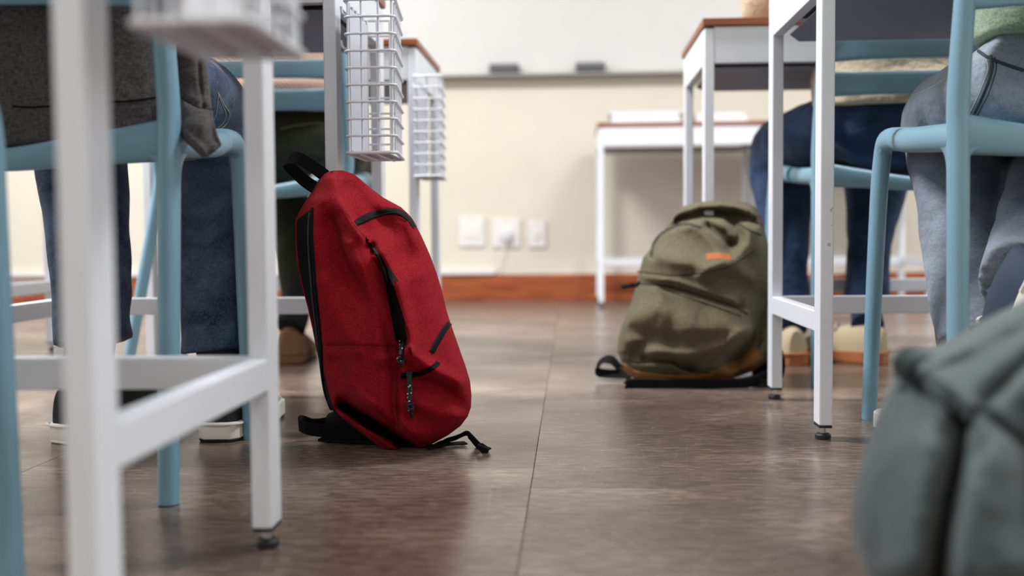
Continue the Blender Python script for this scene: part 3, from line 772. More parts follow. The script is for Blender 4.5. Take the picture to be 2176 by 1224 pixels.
def person(label, mats, hips, knees, ankles, shoulder_z=1.03, lean=(0, .03), arms=None, hem=None, shoe_kind=None, legr=None, tor=(.185, .125), jeans_seed=1.0, hemr=None, hiprx=.15):
    hl, hr = Vector(hips[0]), Vector(hips[1])
    mid = (hl + hr) / 2
    root = None
    # body: one continuous surface: head, neck, trunk, arms and hands
    b = MB()
    ch = mid + Vector((lean[0], lean[1], 0))
    sh = Vector((ch.x, ch.y, shoulder_z))
    b.tube([mid + Vector((0, .01, .04)), mid + Vector((0, 0, .12)), Vector((ch.x, ch.y, shoulder_z - .2)), sh + Vector((0, 0, -.03))], [(.09, .06), (.10, .07), (.13, .08), (.10, .06)], 18, n=16, up=(0, 1, 0))
    b.tube([sh + Vector((0, 0, -.05)), sh + Vector((0, .008, .05)), sh + Vector((0, .02, .11))], [.06, .05, .05], 14, n=8)
    hc = sh + Vector((0, .03, .20))
    b.ellipsoid(hc, (.074, .092, .112))
    b.ellipsoid(hc + Vector((0, .03, -.055)), (.052, .062, .055))
    b.ellipsoid(hc + Vector((0, .097, -.012)), (.012, .018, .022))
    for s in (-1, 1):
        b.ellipsoid(hc + Vector((s * .076, 0, -.01)), (.010, .019, .030))
        b.ellipsoid(hc + Vector((s * .03, .078, .010)), (.015, .014, .010))
    b.ellipsoid(hc + Vector((0, .088, -.055)), (.024, .012, .008))
    sl = MB()
    for s in (-1, 1):
        S = sh + Vector((s * .165, 0, -.045))
        E, Wr = arms[0 if s < 0 else 1]
        E, Wr = Vector(E), Vector(Wr)
        b.tube([S + Vector((-s * .08, 0, 0)), S, E, Wr], [.05, .046, .038, .027], 12, n=18)
        hand(b, Wr, Wr - E, (0, 0, 1), 1, s)
        sl.tube([S + Vector((-s * .09, 0, .0)), S + Vector((s * .005, 0, -.005)), S.lerp(E, .5), E, E.lerp(Wr, .55), Wr - (Wr - E) * .06], [.062, .066, .060, .054, .048, .042], 16, n=30)
    body = b.build('person', mats['skin'], remesh=.0065, relax=3)
    PM[body.name] = Matrix.Identity(4)
    tag(body, label, 'person')
    root = body
    # hair
    h = MB(); h.ellipsoid(hc + Vector((0, -.014, .022)), (.083, .094, .108)); h.ellipsoid(hc + Vector((0, -.055, -.03)), (.066, .045, .08))
    h.build('hair', mats['hair'], root)
    # top garment
    hz = hem if hem is not None else mid.z - .02
    t = sl
    t.tube([Vector((mid.x, mid.y, hz)), Vector((mid.x, mid.y, hz + .06)), Vector((mid.x, mid.y, mid.z + .16)), Vector((ch.x, ch.y, shoulder_z - .18)), Vector((ch.x, ch.y, shoulder_z - .05)), Vector((ch.x, ch.y + .01, shoulder_z + .02))],
           [hemr or (tor[0], tor[1] + .015), (tor[0] + .004, tor[1] + .015), (tor[0] - .012, tor[1]), (tor[0] + .005, tor[1] + .005), (tor[0] - .02, tor[1] - .02), (.07, .07)], 28, n=30, up=(0, 1, 0), power=2.5)
    wavy(t, .006, 9, jeans_seed)
    t.build('sweater', mats['top'], root, remesh=.0065, relax=4)
    # trousers
    j = MB()
    j.ellipsoid(mid + Vector((0, .01, -.01)), (hiprx + .02, .105, .095), nu=28, nv=16)
    r0, r1, r2, r3 = legr or (.098, .066, .058, .056)
    for H, K, A in zip((hl, hr), knees, ankles):
        K, A = Vector(K), Vector(A)
        d1 = (K - H).normalized(); d2 = (A - K).normalized()
        j.tube([H - d1 * .04, H.lerp(K, .45), K - d1 * .05, K + d1 * .012 + d2 * .012, K + d2 * .07, K.lerp(A, .55), A - d2 * .02, A + d2 * .01],
               [(r0 * .74, r0 * .9), (r0 * .76, r0), (r1 * .98, r1 * 1.08), (r1, r1), (r1, r1), (r2, r2), (r3, r3), (r3 * 1.02, r3 * 1.02)], 24, n=46, up=(1, 0, 0))
    wavy(j, .007, 11, jeans_seed + 3)
    wavy(j, .004, 27, jeans_seed + 5)
    j.build('trousers', mats['bottom'], root, remesh=.006, relax=3)
    # ankles
    for A, sm in zip(ankles, shoe_kind or [None, None]):
        if sm is None: continue
        A = Vector(A)
        loc, rz, rx, ms = sm
        Mx = Matrix.Translation(Vector(loc)) @ Matrix.Rotation(rz, 4, 'Z') @ Matrix.Rotation(rx, 4, 'X')
        top_ = Mx @ Vector((0, .045, .085))
        MB().tube([A + Vector((0, 0, .03)), A.lerp(top_, .5), top_], [.038, .036, .038], 14, n=8).build('sock', mats['sock'], root)
        shoe(Mx, ms, root)
    return root

def shoe(Mx, ms, root):
    """local: heel at y=0, toe at y=.275, sole at z=0.  ms = (upper, foxing, outsole, toe cap or None)"""
    upper, fox, outs, cap_ = ms[:4]
    # outline of the sole
    prof = [(0.0, .018, 0), (.012, .030, 0), (.05, .036, 0), (.12, .035, .002), (.19, .045, .004), (.235, .043, .004), (.262, .030, .003), (.275, .012, .002)]
    def outline(scale=1.0):
        L = [(-w * scale + dx, y) for y, w, dx in prof]; Rr = [(w * scale + dx, y) for y, w, dx in reversed(prof)]
        return L + Rr
    def slab(z0, z1, sc, name, m, par, bev=.002):
        o_ = outline(sc); n_ = len(o_)
        vs = [Mx @ Vector((x, y, z0)) for x, y in o_] + [Mx @ Vector((x, y, z1)) for x, y in o_]
        fs = [tuple(range(n_ - 1, -1, -1)), tuple(range(n_, 2 * n_))] + [(i, (i + 1) % n_, n_ + (i + 1) % n_, n_ + i) for i in range(n_)]
        return MB().add(vs, fs).build(name, m, par, bevel=bev, angle=60)
    up = MB()
    rows_ = []
    for y, w, dx in [(0.004, .016, 0), (.012, .028, 0), (.05, .034, 0), (.085, .034, 0), (.12, .033, .002), (.16, .038, .003), (.19, .042, .004), (.235, .040, .004), (.26, .027, .003), (.271, .010, .002)]:
        h = np.interp(y, [0, .02, .06, .10, .14, .19, .24, .275], [.078, .090, .090, .088, .076, .055, .042, .024])
        ring = []
        for k in range(14):
            a = math.pi * k / 13
            ring.append(Mx @ Vector((dx + w * math.cos(a), y, .018 + (h - .018) * math.sin(a) ** .7)))
        rows_.append(ring)
    n_ = 14
    vs = [v for r in rows_ for v in r]; fs = []
    for i in range(len(rows_) - 1):
        for k in range(n_ - 1):
            fs.append((i * n_ + k, i * n_ + k + 1, (i + 1) * n_ + k + 1, (i + 1) * n_ + k))
        fs.append((i * n_, (i + 1) * n_, (i + 1) * n_ + n_ - 1, i * n_ + n_ - 1))
    fs.append(tuple(range(n_))); fs.append(tuple((len(rows_) - 1) * n_ + k for k in range(n_ - 1, -1, -1)))
    s_ = up.add(vs, fs).build('shoe', upper, root, angle=70)
    slab(.004, .030, 1.03, 'foxing', fox, s_)
    slab(0.0003, .006, 1.0, 'outsole', outs, s_)
    MB().tube([Mx @ Vector((-.037, .045, .0275)), Mx @ Vector((-.031, .006, .0275)), Mx @ Vector((0, -.003, .0275)), Mx @ Vector((.031, .006, .0275)), Mx @ Vector((.037, .045, .0275))], .0022, 8, n=16).build('stripe', fox, s_)
    lc = MB()
    for q in range(4):
        y = .115 + q * .017; zt = np.interp(y, [0, .10, .14, .19], [.09, .089, .077, .057])
        lc.tube([Mx @ Vector((-.022, y, zt - .008)), Mx @ Vector((0, y + .002, zt + .003)), Mx @ Vector((.022, y, zt - .008))], .0024, 6, n=6)
    lc.build('laces', M['shoe_white'], s_)
    if len(ms) > 4:
        MB().tube([Mx @ Vector((0, .085, .085)), Mx @ Vector((0, .12, .079)), Mx @ Vector((0, .18, .060))], [(.026, .008), (.030, .010), (.026, .008)], 12, n=8, up=Mx.to_3x3() @ Vector((0, 0, 1))).build('tongue', ms[4], s_)
    if cap_:
        cm = MB(); cm.ellipsoid((0, 0, 0), (.036, .034, .030), nu=16, nv=10)
        cm.v = [tuple(Mx @ (Vector(v) + Vector((.003, .242, .022)))) if v[2] > -.015 else tuple(Mx @ (Vector((v[0], v[1], -.012)) + Vector((.003, .242, .022)))) for v in cm.v]
        cm.build('toe_cap', cap_, s_, angle=70)

def desk_arms(x, y, z=.79, spread=.2, fwd=.25):
    return [((x - spread, y + .05, z), (x - spread * .35, y + fwd, z - .0)), ((x + spread, y + .05, z), (x + spread * .35, y + fwd, z))]

# student in the charcoal sweater (left)
kx = XK - .200
person('seated student in a charcoal sweater and blue jeans, back to camera', dict(skin=M['skin'], hair=M['hair_dark'], top=M['grey_jersey'], bottom=M['denim_blue'], sock=M['sock_dark']),
       [(kx - .088, 1.385, .535), (kx + .078, 1.385, .535)],
       [(-.785, 1.70, .505), (-.571, 1.69, .505)], [(-.738, 1.63, .155), (-.550, 1.655, .140)],
       arms=desk_arms(kx, 1.42), hem=.415, tor=(.192, .132), hemr=(.192, .150),
       legr=(.088, .070, .062, .056), jeans_seed=2.2,
       shoe_kind=[((-.765, 1.560, .0), R_(-26), 0, (M['shoe_black'], M['shoe_white'], M['shoe_white'], M['shoe_white'], M['shoe_red'])),
                  ((-.530, 1.575, .0), R_(2), 0, (M['shoe_black'], M['shoe_white'], M['sock_dark'], M['shoe_white'], M['shoe_red']))])
# student in green (right)
gx = XR + .205
person('seated student in a green sweater and washed grey-blue jeans, ankles crossed', dict(skin=M['skin'], hair=M['hair_brown'], top=M['green_jersey'], bottom=M['denim_grey'], sock=M['shoe_navy']),
       [(gx - .065, 1.48, .510), (gx + .10, 1.48, .515)],
       [(.612, 1.79, .492), (.84, 1.86, .505)], [(.583, 1.57, .15), (.580, 1.40, .245)],
       arms=desk_arms(gx, 1.48, .79, .23, .24), hem=.560, tor=(.160, .115), hemr=(.152, .118),
       legr=(.086, .074, .066, .062), jeans_seed=5.1, hiprx=.11,
       shoe_kind=[((.60, 1.46, .001), R_(25), 0, (M['shoe_navy'], M['shoe_white'], M['gum_dark'], None)),
                  ((.596, 1.318, .262), R_(30), R_(-64), (M['shoe_navy'], M['shoe_white'], M['gum_dark'], None))])
# student in beige (far right)
hx = XF + .205
person('seated student in a beige top and navy jeans, leaning on the brown-topped desk', dict(skin=M['skin'], hair=M['hair_brown'], top=M['beige_jersey'], bottom=M['denim_navy'], sock=M['denim_navy']),
       [(hx - .09, 2.33, .535), (hx + .085, 2.33, .535)],
       [(.512, 2.66, .512), (.740, 2.68, .505)], [(.510, 2.60, .135), (.700, 2.62, .135)],
       arms=[((.425, 2.43, .800), (.56, 2.60, .80)), ((.93, 2.40, .81), (.80, 2.60, .80))], hem=.565, tor=(.180, .120), lean=(-.02, .06),
       legr=(.102, .078, .056, .052), jeans_seed=7.7,
       shoe_kind=[((.512, 2.49, .0), R_(4), 0, (M['shoe_beige'], M['gum'], M['gum'], None)),
                  ((.722, 2.52, .0), R_(55), 0, (M['shoe_beige'], M['gum'], M['gum'], M['shoe_white']))])
# student in olive trousers (beyond the red backpack)
mx_ = XM - .215
person('seated student in a striped shirt and dark olive trousers beyond the red backpack', dict(skin=M['skin'], hair=M['hair_dark'], top=M['striped'], bottom=M['olive_trouser'], sock=M['sock_dark']),
       [(mx_ - .09, 2.46, .535), (mx_ + .10, 2.46, .535)],
       [(-.76, 2.80, .505), (-.585, 2.80, .505)], [(-.665, 2.62, .16), (-.600, 2.66, .16)],
       arms=desk_arms(mx_, 2.46, .79, .2, .22), hem=.585, tor=(.178, .118),
       legr=(.094, .070, .050, .044), jeans_seed=9.4,
       shoe_kind=[((-.672, 2.52, .0), R_(8), 0, (M['shoe_brown'], M['shoe_brown'], M['gum_dark'], None)),
                  ((-.572, 2.56, .0), R_(-6), 0, (M['shoe_brown'], M['shoe_brown'], M['gum_dark'], None))])

# ------------------------------------------------------------------ soft bags: an inflated closed surface with folds and seams
def polyd(px, py, poly, sx=1.0):
    """distance to a polyline and signed side (+ = right of its direction in the picture)"""
    best = np.full(px.shape, 1e9); sgn = np.zeros(px.shape)
    for (ax, ay), (bx, by) in zip(poly[:-1], poly[1:]):
        dx, dy = bx - ax, by - ay; L = dx * dx + dy * dy + 1e-9
        t = np.clip(((px - ax) * dx + (py - ay) * dy) / L, 0, 1)
        qx, qy = ax + t * dx, ay + t * dy
        d = np.hypot(px - qx, py - qy)
        s = np.sign(dx * (py - ay) - dy * (px - ax))
        m = d < best
        best = np.where(m, d, best); sgn = np.where(m, -s, sgn)
    return best, sgn

class Bag:
    def __init__(s, left, right, Yc, bulge, back, ridges, nr=170, nc=130, prof_p=2.2, skew=None, zmin=.0015, key=None, fold=1.35):
        s.fold = fold
        """left/right: [(y, x)...]; Yc, bulge: [(y, metres)...]; ridges: (poly, amp, sig_left, sig_right)"""
        s.left, s.right, s.Yc, s.bulge, s.back, s.ridges, s.nr, s.nc = left, right, Yc, bulge, back, ridges, nr, nc
        s.p = prof_p; s.skew = skew; s.zmin = zmin; s.key = key
        s.y0, s.y1 = left[0][0], left[-1][0]
    def L(s, y): return np.interp(y, [a for a, _ in s.left], [b for _, b in s.left])
    def Rt(s, y): return np.interp(y, [a for a, _ in s.right], [b for _, b in s.right])
    def depth(s, px, py, front=True):
        l, r = s.L(py), s.Rt(py)
        u = np.clip((px - l) / np.maximum(r - l, 1e-6), 0, 1)
        if s.skew is not None:
            c = np.interp(py, [a for a, _ in s.skew], [b for _, b in s.skew])
            u = np.where(u < c, u / c * .5, .5 + (u - c) / (1 - c) * .5)
        prof = (1 - np.abs(2 * u - 1) ** s.p) ** (1 / s.p)
        yc = np.interp(py, [a for a, _ in s.Yc], [b for _, b in s.Yc])
        B = np.interp(py, [a for a, _ in s.bulge], [b for _, b in s.bulge])
        t = (py - s.y0) / (s.y1 - s.y0)
        edge = np.clip(1 - np.abs(2 * t - 1) ** 5, 0, 1) ** .5
        if front:
            Fd = np.zeros(np.shape(px))
            for rg in s.ridges:
                poly, amp, sl, sr = rg[:4]
                d, sg = polyd(px, py, poly)
                sig = np.where(sg < 0, sl, sr)
                Fd = Fd + amp * s.fold * np.exp(-(d / sig) ** 2)
            mask = np.clip(prof * 1.6, 0, 1)
            nz = np.array([noise.noise(Vector((x * .018, y * .012, 3.1))) for x, y in zip(np.ravel(px), np.ravel(py))]).reshape(np.shape(px))
            nz2 = np.array([noise.noise(Vector((x * .05, y * .035, 8.1))) for x, y in zip(np.ravel(px), np.ravel(py))]).reshape(np.shape(px))
            return yc - B * prof * (edge * .85 + .15) - Fd * mask - (nz * .005 + nz2 * .0018) * mask
        kb = .55 + .45 * u
        return yc + s.back * prof * (edge * .8 + .2) * kb
    def grid(s):
        ys = s.y0 + (s.y1 - s.y0) * (.5 - .5 * np.cos(np.linspace(0, np.pi, s.nr))) * 1.0
        ys = .55 * ys + .45 * np.linspace(s.y0, s.y1, s.nr)
        PX, PY = [], []
        for y in ys:
            l, r = float(s.L(y)), float(s.Rt(y))
            if s.key is not None:
                k = min(max(float(np.interp(y, [a for a, _ in s.key], [b for _, b in s.key])), l + .02 * (r - l)), r - .02 * (r - l))
                n1 = s.nc // 4
                a1 = np.sin(np.linspace(0, np.pi / 2, n1 + 1)); xs1 = k - (k - l) * (1 - (1 - np.cos(np.linspace(0, np.pi / 2, n1 + 1))))
                xs1 = xs1[::-1] if xs1[0] > xs1[-1] else xs1
                a2 = np.sin(np.linspace(0, np.pi / 2, s.nc - n1 + 1)); xs2 = k + (r - k) * a2
                xs = np.concatenate([xs1, xs2[1:]])
            else:
                xs = l + (r - l) * (.5 - .5 * np.cos(np.linspace(0, np.pi, s.nc + 1)))
            PX.append(xs); PY.append(np.full(s.nc + 1, y))
        return np.array(PX), np.array(PY)
    def build_shell(s, name, mats_, parent, split=None):
        """split: number of columns that belong to the first material part"""
        PX, PY = s.grid()
        Fp = pts(PX, PY, s.depth(PX, PY)); Bp = pts(PX, PY, s.depth(PX, PY, False))
        Fp[..., 2] = np.maximum(Fp[..., 2], s.zmin); Bp[..., 2] = np.maximum(Bp[..., 2], s.zmin)
        nr, nc1 = PX.shape
        out = []
        def patch(c0, c1, name_, m_, closed_back):
            vs, fs = [], []
            w = c1 - c0 + 1
            for i in range(nr):
                for j in range(c0, c1 + 1): vs.append(Fp[i, j])
            for i in range(nr - 1):
                for j in range(w - 1):
                    a = i * w + j; fs.append((a, a + w, a + w + 1, a + 1))
            o = len(vs)
            if closed_back:
                for i in range(nr):
                    for j in range(0, nc1): vs.append(Bp[i, j])
                for i in range(nr - 1):
                    for j in range(nc1 - 1):
                        a = o + i * nc1 + j; fs.append((a, a + 1, a + nc1 + 1, a + nc1))
                # close right edge, top and bottom
                for i in range(nr - 1):
                    fs.append((i * w + w - 1, (i + 1) * w + w - 1, o + (i + 1) * nc1 + nc1 - 1, o + i * nc1 + nc1 - 1))
                for i in (0, nr - 1):
                    for j in range(w - 1):
                        a, b_ = i * w + j, i * w + j + 1; c_, d_ = o + i * nc1 + c0 + j + 1, o + i * nc1 + c0 + j
                        fs.append((a, b_, c_, d_) if i == 0 else (d_, c_, b_, a))
                if c0 == 0:
                    for i in range(nr - 1):
                        fs.append((i * w, o + i * nc1, o + (i + 1) * nc1, (i + 1) * w))
            mb = MB(); mb.add([tuple(v) for v in vs], fs)
            return mb.build(name_, m_, parent, angle=75)
        if split:
            n1 = s.nc // 4
            out.append(patch(n1, nc1 - 1, name[0], mats_[0], True))
            out.append(patch(0, n1, name[1], mats_[1], False))
        else:
            out.append(patch(0, nc1 - 1, name[0], mats_[0], True))
        return out
    def on(s, px, py, lift=.001):
        y = s.depth(np.array([float(px)]), np.array([float(py)]))[0]
        v = at(px, py, y - lift); v.z = max(v.z, .002)
        return v
    def band(s, poly, width_px, lift, name, m_, parent, n=30, crown=.0015, wends=None):
        """a strip laid on the surface along a pixel polyline"""
        P = catmull([(x, y, 0) for x, y in poly], n)
        vs, fs = [], []
        for i, p_ in enumerate(P):
            t = (P[min(i + 1, n)] - P[max(i - 1, 0)]).normalized(); nx, ny = -t.y, t.x
            wd = width_px if wends is None else np.interp(i / n, [0, .5, 1], wends)
            rowp = []
            for k, (o_, l_) in enumerate(((-.5, -.002), (-.5, lift), (-.18, lift + crown), (0, lift + crown * .6), (.18, lift + crown), (.5, lift), (.5, -.002))):
                vs.append(s.on(p_.x + nx * wd * o_, p_.y + ny * wd * o_, l_))
        for i in range(n):
            for k in range(6):
                a = i * 7 + k; fs.append((a, a + 1, a + 8, a + 7))
            fs.append((i * 7 + 6, i * 7, i * 7 + 7, i * 7 + 13))
        fs.append(tuple(range(7))[::-1]); fs.append(tuple(n * 7 + k for k in range(7)))
        return MB().add(vs, fs).build(name, m_, parent, angle=60)
    def line(s, poly, r, name, m_, parent, n=40, lift=.0003):
        P = catmull([(x, y, 0) for x, y in poly], n)
        return MB().tube([s.on(q.x, q.y, lift) for q in P], r, 8).build(name, m_, parent)

# ---- the red backpack
red = thing('backpack', 'red backpack with black zips leaning on a desk leg in the aisle', 'backpack', tuple(ground(850, 955)), 0)
RB = Bag(
    left=[(362, 716), (364, 700), (370, 688), (382, 677), (400, 668), (420, 654), (445, 638), (465, 629), (490, 627), (520, 628), (560, 632), (600, 640), (650, 653), (700, 664), (750, 674), (800, 684), (840, 694), (865, 702), (880, 712), (900, 738), (920, 765), (938, 789), (952, 806), (959, 815)],
    right=[(362, 728), (364, 736), (370, 752), (380, 765), (400, 788), (420, 815), (440, 852), (455, 868), (475, 882), (500, 895), (540, 913), (580, 928), (620, 940), (660, 949), (700, 962), (740, 976), (780, 990), (810, 999), (840, 1002), (865, 1001), (885, 994), (905, 979), (925, 952), (945, 915), (959, 897)],
    Yc=[(362, 1.565), (500, 1.565), (700, 1.56), (880, 1.56), (959, 1.548)],
    bulge=[(362, .012), (380, .035), (420, .052), (500, .072), (620, .088), (760, .105), (860, .112), (920, .085), (959, .03)],
    back=.045,
    skew=[(362, .35), (450, .36), (600, .48), (740, .48), (860, .45), (959, .4)],
    ridges=[
        # vertical ridge from the top down to the zip, steep on its front side
        ([(706, 378), (716, 420), (742, 470), (770, 510), (790, 545)], .015, 34, 12),
        ([(745, 395), (775, 430), (812, 470)], -.004, 18, 18),
        # valley that holds the main zip
        ([(790, 525), (815, 570), (832, 620), (846, 680), (858, 730)], -.014, 20, 9),
        ([(800, 545), (838, 610), (860, 680), (872, 735)], .013, 8, 26),
        ([(668, 430), (668, 520), (676, 640), (684, 740)], .008, 10, 22),
        ([(706, 470), (735, 560), (790, 650), (826, 735)], -.010, 22, 17),
        ([(740, 520), (775, 600), (805, 690), (818, 760)], .009, 17, 12),
        ([(690, 600), (715, 680), (760, 740)], .007, 20, 20),
        # crease that runs to the front corner, bottom
        ([(700, 735), (760, 736), (842, 740)], -.003, 10, 5),
        ([(845, 745), (838, 800), (838, 860), (842, 905)], -.010, 14, 8),
        ([(856, 742), (900, 770), (930, 790), (975, 810)], .012, 18, 14),
        ([(862, 815), (905, 812), (942, 828), (985, 862)], -.010, 16, 18),
        ([(700, 850), (740, 890), (800, 930), (852, 956)], .012, 14, 10),
        ([(728, 862), (775, 888), (820, 918), (868, 952)], -.048, 12, 13),
        ([(770, 850), (830, 885), (890, 930)], .010, 14, 20),
        ([(742, 815), (775, 838), (795, 850)], .007, 18, 10),
        ([(716, 770), (732, 815), (760, 850)], -.006, 14, 14),
        ([(812, 470), (850, 500), (868, 540)], -.007, 25, 25),
        ([(905, 520), (890, 600), (905, 660)], .006, 30, 25),
        ([(960, 700), (972, 780), (985, 850)], .005, 20, 20),
        ([(890, 860), (930, 880), (985, 885)], .006, 14, 14),
    ],
    key=[(362, 700), (400, 676), (430, 664), (445, 662), (500, 663), (560, 667), (620, 672), (680, 679), (740, 684), (790, 685), (830, 690), (865, 704), (880, 714), (900, 740), (959, 820)],
    nr=230, nc=180, fold=1.75)
mainp, sidep = RB.build_shell(('main_body', 'back_panel'), (M['red_cloth'], M['red_cloth']), red, split=True)
# black padded back between the red edges, and the piping
sidep.data.materials.append(M['black_mesh'])
_px, _py = RB.grid()
_w = RB.nc // 4 + 1
for _k, _poly in enumerate(sidep.data.polygons):
    _i, _j = divmod(_k, _w - 1)
    _x, _y = _px[_i, _j], _py[_i, _j]
    if _y > 468 - (_x - 629) * .78: _poly.material_index = 1
RB.line([(630, 470), (630, 500), (633, 550), (642, 600), (655, 650), (668, 700)], .0015, 'red_edge', M['red_cloth'], red, n=50, lift=.0006)
RB.line([(664, 443), (663, 500), (667, 560), (672, 620), (679, 690), (684, 745), (686, 800), (693, 838), (704, 868)], .0030, 'piping', M['black_nylon'], red, n=60, lift=.001)
RB.line([(658, 452), (655, 500), (658, 560), (664, 630), (672, 700), (679, 760), (684, 800)], .0017, 'piping', M['dark_tag'], red, n=60, lift=.006)
RB.band([(716, 858), (745, 876), (782, 898), (822, 923), (866, 953)], 20, .0004, 'fold_shade', M['black_mesh'], red, n=40, crown=.0, wends=[4, 26, 6])  # black strip standing in for the fold's deep shade, likely strap base too
# zips
RB.band([(757, 475), (775, 463), (800, 454), (828, 449), (850, 451), (868, 463), (882, 483)], 14, .0012, 'top_zip', M['black_nylon'], red, n=36, wends=[15, 14, 9])
RB.line([(762, 476), (800, 460), (840, 453), (866, 468)], .0011, 'zip_seam', M['black_nylon'], red, n=30, lift=.0035)
zb_ = RB.band([(786, 517), (802, 540), (816, 570), (827, 605), (837, 645), (847, 685), (855, 722)], 12, .0012, 'main_zip', M['black_nylon'], red, n=40, wends=[3, 16, 30])
zt = MB()
Pz = catmull([(793, 527, 0), (803, 543, 0), (816, 573, 0), (826, 607, 0), (835, 643, 0), (842, 672, 0)], 58)
for i, q in enumerate(Pz):
    c_ = RB.on(q.x, q.y, .0046); zt.ellipsoid(c_, (.0024, .0010, .0009), nu=8, nv=5)
zt.build('zip_teeth', M['zip_teeth'], red)['kind'] = 'stuff'
RB.band([(956, 686), (944, 702), (932, 722), (918, 748)], 12, .0012, 'side_zip', M['black_nylon'], red, n=20)
RB.line([(958, 689), (946, 705), (934, 725), (920, 749)], .0010, 'zip_seam', M['black_nylon'], red, n=20, lift=.0035)
RB.band([(852, 799), (872, 797), (893, 794), (913, 785), (925, 777), (932, 769)], 11, .0012, 'pocket_zip', M['black_nylon'], red, n=24)
RB.line([(856, 797), (880, 794), (900, 788), (928, 772)], .0010, 'zip_seam', M['black_nylon'], red, n=20, lift=.0035)
# tag tucked in beside the zip
tg = MB(); poly_px = [(823, 562), (832, 574), (847, 596), (837, 607), (832, 604), (826, 585)]
vs = [RB.on(x, y, .0030) for x, y in poly_px] + [RB.on(x, y, .0008) for x, y in poly_px]
n6 = len(poly_px)
tg.add(vs, [tuple(range(n6)), tuple(range(2 * n6 - 1, n6 - 1, -1))] + [(i, n6 + i, n6 + (i + 1) % n6, (i + 1) % n6) for i in range(n6)])
tg.build('side_tag', M['dark_tag'], red, smooth=False)
# sewn seam and stitches
RB.line([(686, 738), (740, 737), (800, 738), (846, 741)], .0006, 'seam', M['red_seam'], red)
RB.line([(848, 742), (842, 800), (838, 860), (845, 905), (852, 935)], .0008, 'seam', M['red_seam'], red)
RB.line([(711, 372), (722, 420), (748, 470), (784, 514)], .0008, 'seam', M['red_seam'], red)
# sliders and flecked cord pulls
def pull(p0, p1, p2, p3, knot, label=None):
    sp = RB.on(*p0, .006)
    sld = MB().box(-.004, .004, -.0022, .0022, -.006, .006, Matrix.Translation(sp)).build('zip_slider', M['zip_teeth'], red, bevel=.0015)
    for dx in (-3.2, 3.2):
        path = []
        for k_, (x, y) in enumerate((p0, p1, p2)):
            f_ = (0.3, 1, .25)[k_]
            path.append(RB.on(x + dx * f_, y, .007 + .001 * k_))
        MB().tube(path, .0021, 8, n=22).build('cord_pull', M['cord'], red)
    kn = MB(); c_ = RB.on(*knot, .009)
    for a in range(3):
        rot_ = Matrix.Rotation(R_(60 * a), 4, 'Y')
        kn.tube([c_ + rot_ @ Vector((math.cos(t) * .0042, math.sin(t) * .0030, math.sin(t) * .0036)) for t in [i * math.pi / 6 for i in range(12)]], .0021, 8, closed=True)
    kn.build('cord_knot', M['cord'], red)
    MB().tube([c_, RB.on(*p3, .008)], .0021, 8, n=6).build('cord_end', M['cord'], red)
pull((846, 672), (854, 712), (852, 755), (850, 778), (852, 765))
pull((870, 797), (871, 830), (870, 855), (876, 888), (872, 864))
# grab loop on top
MB().ribbon([at(702, 384, 1.562), at(684, 368, 1.556), at(662, 352, 1.552), at(642, 340, 1.551), at(626, 335, 1.556), at(613, 339, 1.568), at(613, 349, 1.580), at(630, 368, 1.584), at(650, 386, 1.582), at(674, 402, 1.578)],
            .0185, .0016, Vector((.55, -.12, .78)), n=60).build('grab_loop', M['black_web'], red)
# shoulder straps lying on the floor behind and beside the bag
def gz(px, py, Y, z=.003):
    v = at(px, py, Y); v.z = max(v.z, z); return v
MB().ribbon([at(745, 925, 1.575), at(705, 918, 1.565), at(672, 914, 1.556), at(648, 909, 1.552), at(636, 902, 1.562), at(640, 896, 1.582), at(662, 902, 1.592), at(690, 900, 1.600), at(715, 892, 1.605), at(745, 882, 1.61)],
            .0195, .0022, Vector((.05, -.35, 1)), n=60).build('shoulder_strap', M['black_web'], red)
st = MB()
st.tube([gz(700, 905, 1.605, .02), gz(735, 908, 1.60, .02), gz(790, 930, 1.60, .02), gz(860, 940, 1.60, .018), gz(905, 945, 1.60, .012)], [(.020, .020), (.036, .030), (.04, .032), (.03, .022), (.02, .010)], 16, n=24, up=(0, 0, 1))
st.build('strap_padding', M['black_mesh'], red)
MB().ribbon([gz(690, 940, 1.60, .004), gz(760, 945, 1.59, .004), gz(830, 950, 1.58, .004), gz(900, 950, 1.57, .004)], .05, .004, Vector((0, 1, 0)), n=14).build('shoulder_strap', M['black_web'], red)
MB().ribbon([ground(905, 950, .003), ground(950, 944, .003), ground(990, 941, .003)], .018, .002, Vector((.1, 1, 0)), n=12).build('strap_end', M['black_web'], red)
e0 = ground(1035, 956, .004)
MB().ribbon([ground(918, 950, .004), at(940, 940, 1.56), at(968, 930, 1.55), at(990, 922, 1.545), at(1000, 928, 1.54), at(1010, 939, 1.54), at(1022, 951, 1.54), e0], .013, .002, [Vector((.2, -1, .5)), Vector((.3, -1, .6)), Vector((.8, -1, .5)), Vector((1, -.5, .3))], n=40).build('strap_end', M['black_web'], red)
MB().box(-.009, .009, -.003, .003, -.0035, .0035, Matrix.Translation(ground(1026, 953, .007)) @ Euler((R_(10), R_(20), R_(-12))).to_matrix().to_4x4()).build('strap_hem', M['black_web'], red, bevel=.001)

